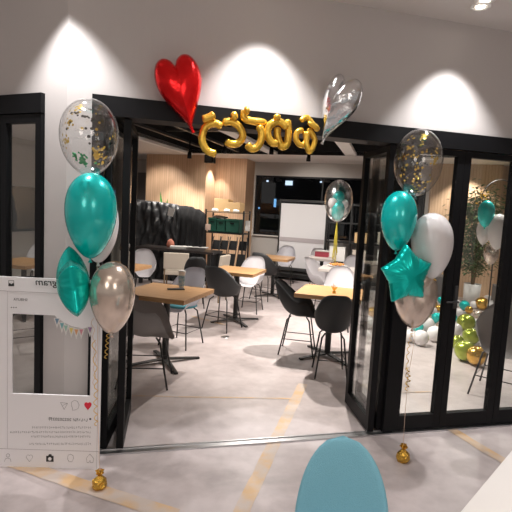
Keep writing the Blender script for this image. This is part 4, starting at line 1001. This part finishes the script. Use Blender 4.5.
# ================================================================== FOREGROUND
# white table at the lower right
a = g(460, 512, .72); b = g(512, 450, .72); td = (b - a).normalized(); tn = Vector((td.y, -td.x, 0))
tc_ = (a + b) / 2 + td * .0 + tn * .42; ft = thing('white_table', 'white table in the foreground at the lower right corner', 'table', (tc_.x, tc_.y, 0), math.atan2(td.y, td.x))
link('tabletop', MB().box((0, 0, .7075), (1.9, .84, .025)).mesh('top', mat('white_laminate', (.80, .78, .77), .4), bevel=.003), ft)
for sx in (-1, 1):
    for sy in (-1, 1): link('leg', MB().box((sx * .88, sy * .36, .3475), (.04, .04, .695)).mesh('leg', M['blackm']), ft)
# blue chair: padded, its tall rounded back towards us
bc = g(344, 440, .86); fc = thing('blue_chair', 'light blue fabric chair with a tall rounded back in the foreground', 'chair', (bc.x, bc.y, 0), math.radians(-92) + PI / 2)
mb = MB(); n = 24; rows = 26; grid = {}
for side in (-1, 1):
    for j in range(rows + 1):
        z = .42 + (.865 - .42) * j / rows; q_ = (z - .42) / .445
        hw = .140 * (1 - max(0, (q_ - .35) / .65) ** 2.9) ** .5 * (1.0 + .16 * min(1, (1 - q_)))
        hw = max(hw, .0015)
        for i in range(n + 1):
            s_ = -1 + 2 * i / n; x = s_ * hw; ed = max(0, 1 - abs(s_) ** 3) ** .5 * (1 if q_ < .93 else max(0, (1 - q_) / .07) ** .5)
            y = .02 + .06 * (1 - q_) * 0 - .05 * (x / .16) ** 2 + side * .016 * ed - .0 + .07 * (q_ - 1) * -1 * -1
            grid[side, j, i] = mb.b.verts.new((x, y, z))
for side in (-1, 1):
    for j in range(rows):
        for i in range(n): mb._f([grid[side, j, i], grid[side, j, i + 1], grid[side, j + 1, i + 1], grid[side, j + 1, i]])
bmesh.ops.remove_doubles(mb.b, verts=mb.b.verts[:], dist=.0004)
link('backrest', mb.mesh('back', M['blue'], smooth=True), fc)
link('seat', MB().lathe([(0, 0), (.17, 0), (.19, .02), (.185, .045), (.15, .06), (0, .06)], n=32, sy=1.05).mesh('seat', M['blue'], smooth=True), fc, (0, -.19, .41))
for sx in (-1, 1):
    for sy in (-1, 1): link('leg', MB().tube([(sx * .10, -.19 + sy * .10, .415), (sx * .17, -.19 + sy * .18, 0)], .011, 8).mesh('leg', M['blackm']), fc)

# ================================================================== LIGHT
def spot(p, aim, power, size, blend=.3, r=.03, col=(1, .93, .86), name='spot_lamp'):
    l = bpy.data.lights.new(name, 'SPOT'); l.energy = power; l.spot_size = math.radians(size); l.spot_blend = blend; l.shadow_soft_size = r; l.color = col
    o = bpy.data.objects.new(name, l); C.objects.link(o); o.location = p; o.rotation_euler = (Vector(aim) - Vector(p)).to_track_quat('-Z', 'Y').to_euler(); return o
def under(p, z=CZ - .02): return Vector((p.x, p.y, z))
# wall-washing downlights close to the facade
for i, (px, py, pw_, lb_) in enumerate(((65, 17, 60, 'ceiling downlight over the pillar corner'), (262, 38, 60, 'ceiling downlight over the middle of the opening'), (450, 65, 60, 'ceiling downlight over the fixed glazing'))):
    q = on(fA, fB, px, py); n_ = NO if i else (NO * .9 + NL * .4).normalized(); q = under(q + n_ * .26); downlight(q, lb_)
    spot(q + Vector((0, 0, -.01)), q - Vector((0, 0, 1)), pw_ * 1.35, 84, .6, .02, (1, .98, .98))
for q in (corner + leftdir * 1.5 + NL * .2, fA + E_ * 4.3 + NO * .2): q = under(q); spot(q, q - Vector((0, 0, 1)), 75, 84, .6, .02, (1, .98, .98))
q = at(485, 0, CZ); downlight(q, 'ceiling downlight at the top right corner'); 
# broad foyer lights
for x, y in ((.9, .5), (-.9, .5), (2.4, 1.0), (0.2, -.9)): spot((x, y, CZ - .03), (x, y, 0), 48, 125, .8, .5)
spot((1.25, .75, CZ - .03), (1.25, .75, 0), 90, 60, .8, .15)  # spot added to brighten the white foreground table
# unseen fill lights added behind the viewer, to brighten upper wall and board
for x, y in ((-1.6, -1.3), (1.4, -1.5)):
    l = bpy.data.lights.new('fill_light', 'POINT'); l.energy = 34; l.shadow_soft_size = .5; l.color = (1, .91, .84); o = bpy.data.objects.new('fill_light', l); C.objects.link(o); o.location = (x, y, 2.3)
for p_, a_, e_ in ((R(8.6, -2.2, 2.7), R(10.6, -1.9, 1.2), 120), (R(8.8, -.6, 2.7), R(10.8, -.2, .8), 70), (R(8.2, -3.4, 2.7), R(10.2, -3.8, 1.2), 60), (R(8.6, -5.2, 2.7), R(10.0, -5.3, 1.2), 60)): spot(p_, a_, e_, 80, .7, .04)  # spots added to lift the whiteboard and the back wall
# room lamps in the dark ceiling well
for (p_, pw_, sz, r__) in (((.117, 6.23, 2.72), 240, 120, .03), ((.95, 5.3, 2.72), 290, 86, .03), ((-1.9, 7.2, 2.72), 50, 130, .1), ((.6, 8.9, 2.72), 80, 140, .08), ((-1.3, 9.2, 2.72), 40, 130, .08), ((2.4, 8.2, 2.7), 60, 140, .1), ((3.3, 6.3, 2.7), 95, 140, .1), ((4.6, 7.6, 2.7), 90, 140, .1), ((-3.4, 6.4, 2.7), 40, 140, .1)):
    spot(p_, (p_[0], p_[1], 0), pw_, sz, .5, r__)
# wood wall washers
for px, d_ in ((166, 9.9), (192, 9.6)): 
    q = dep(px, 150, d_); q = Vector((q.x, q.y, 2.7)); spot(q, q + U * .35 - Vector((0, 0, 1.2)), 90, 80, .6, .03)
q = R(uw + .25, -3.95, 2.7); spot(q, q - V * .2 - Vector((0, 0, 1)), 60, 70, .5, .03)
q = R(UB - 1.0, 1.3, 2.7); spot(q, q + U * .35 - Vector((0, 0, 1.2)), 90, 90, .6, .03)

w = bpy.data.worlds.new('world'); bpy.context.scene.world = w; w.use_nodes = True
w.node_tree.nodes['Background'].inputs[0].default_value = (1, .93, .88, 1); w.node_tree.nodes['Background'].inputs[1].default_value = .26
sc = bpy.context.scene; sc.view_settings.view_transform = 'Standard'; sc.view_settings.look = 'None'; sc.view_settings.gamma = 1; sc.view_settings.use_curve_mapping = False
sc.view_settings.exposure = 0.42
sc.cycles.max_bounces = 10; sc.cycles.transparent_max_bounces = 24
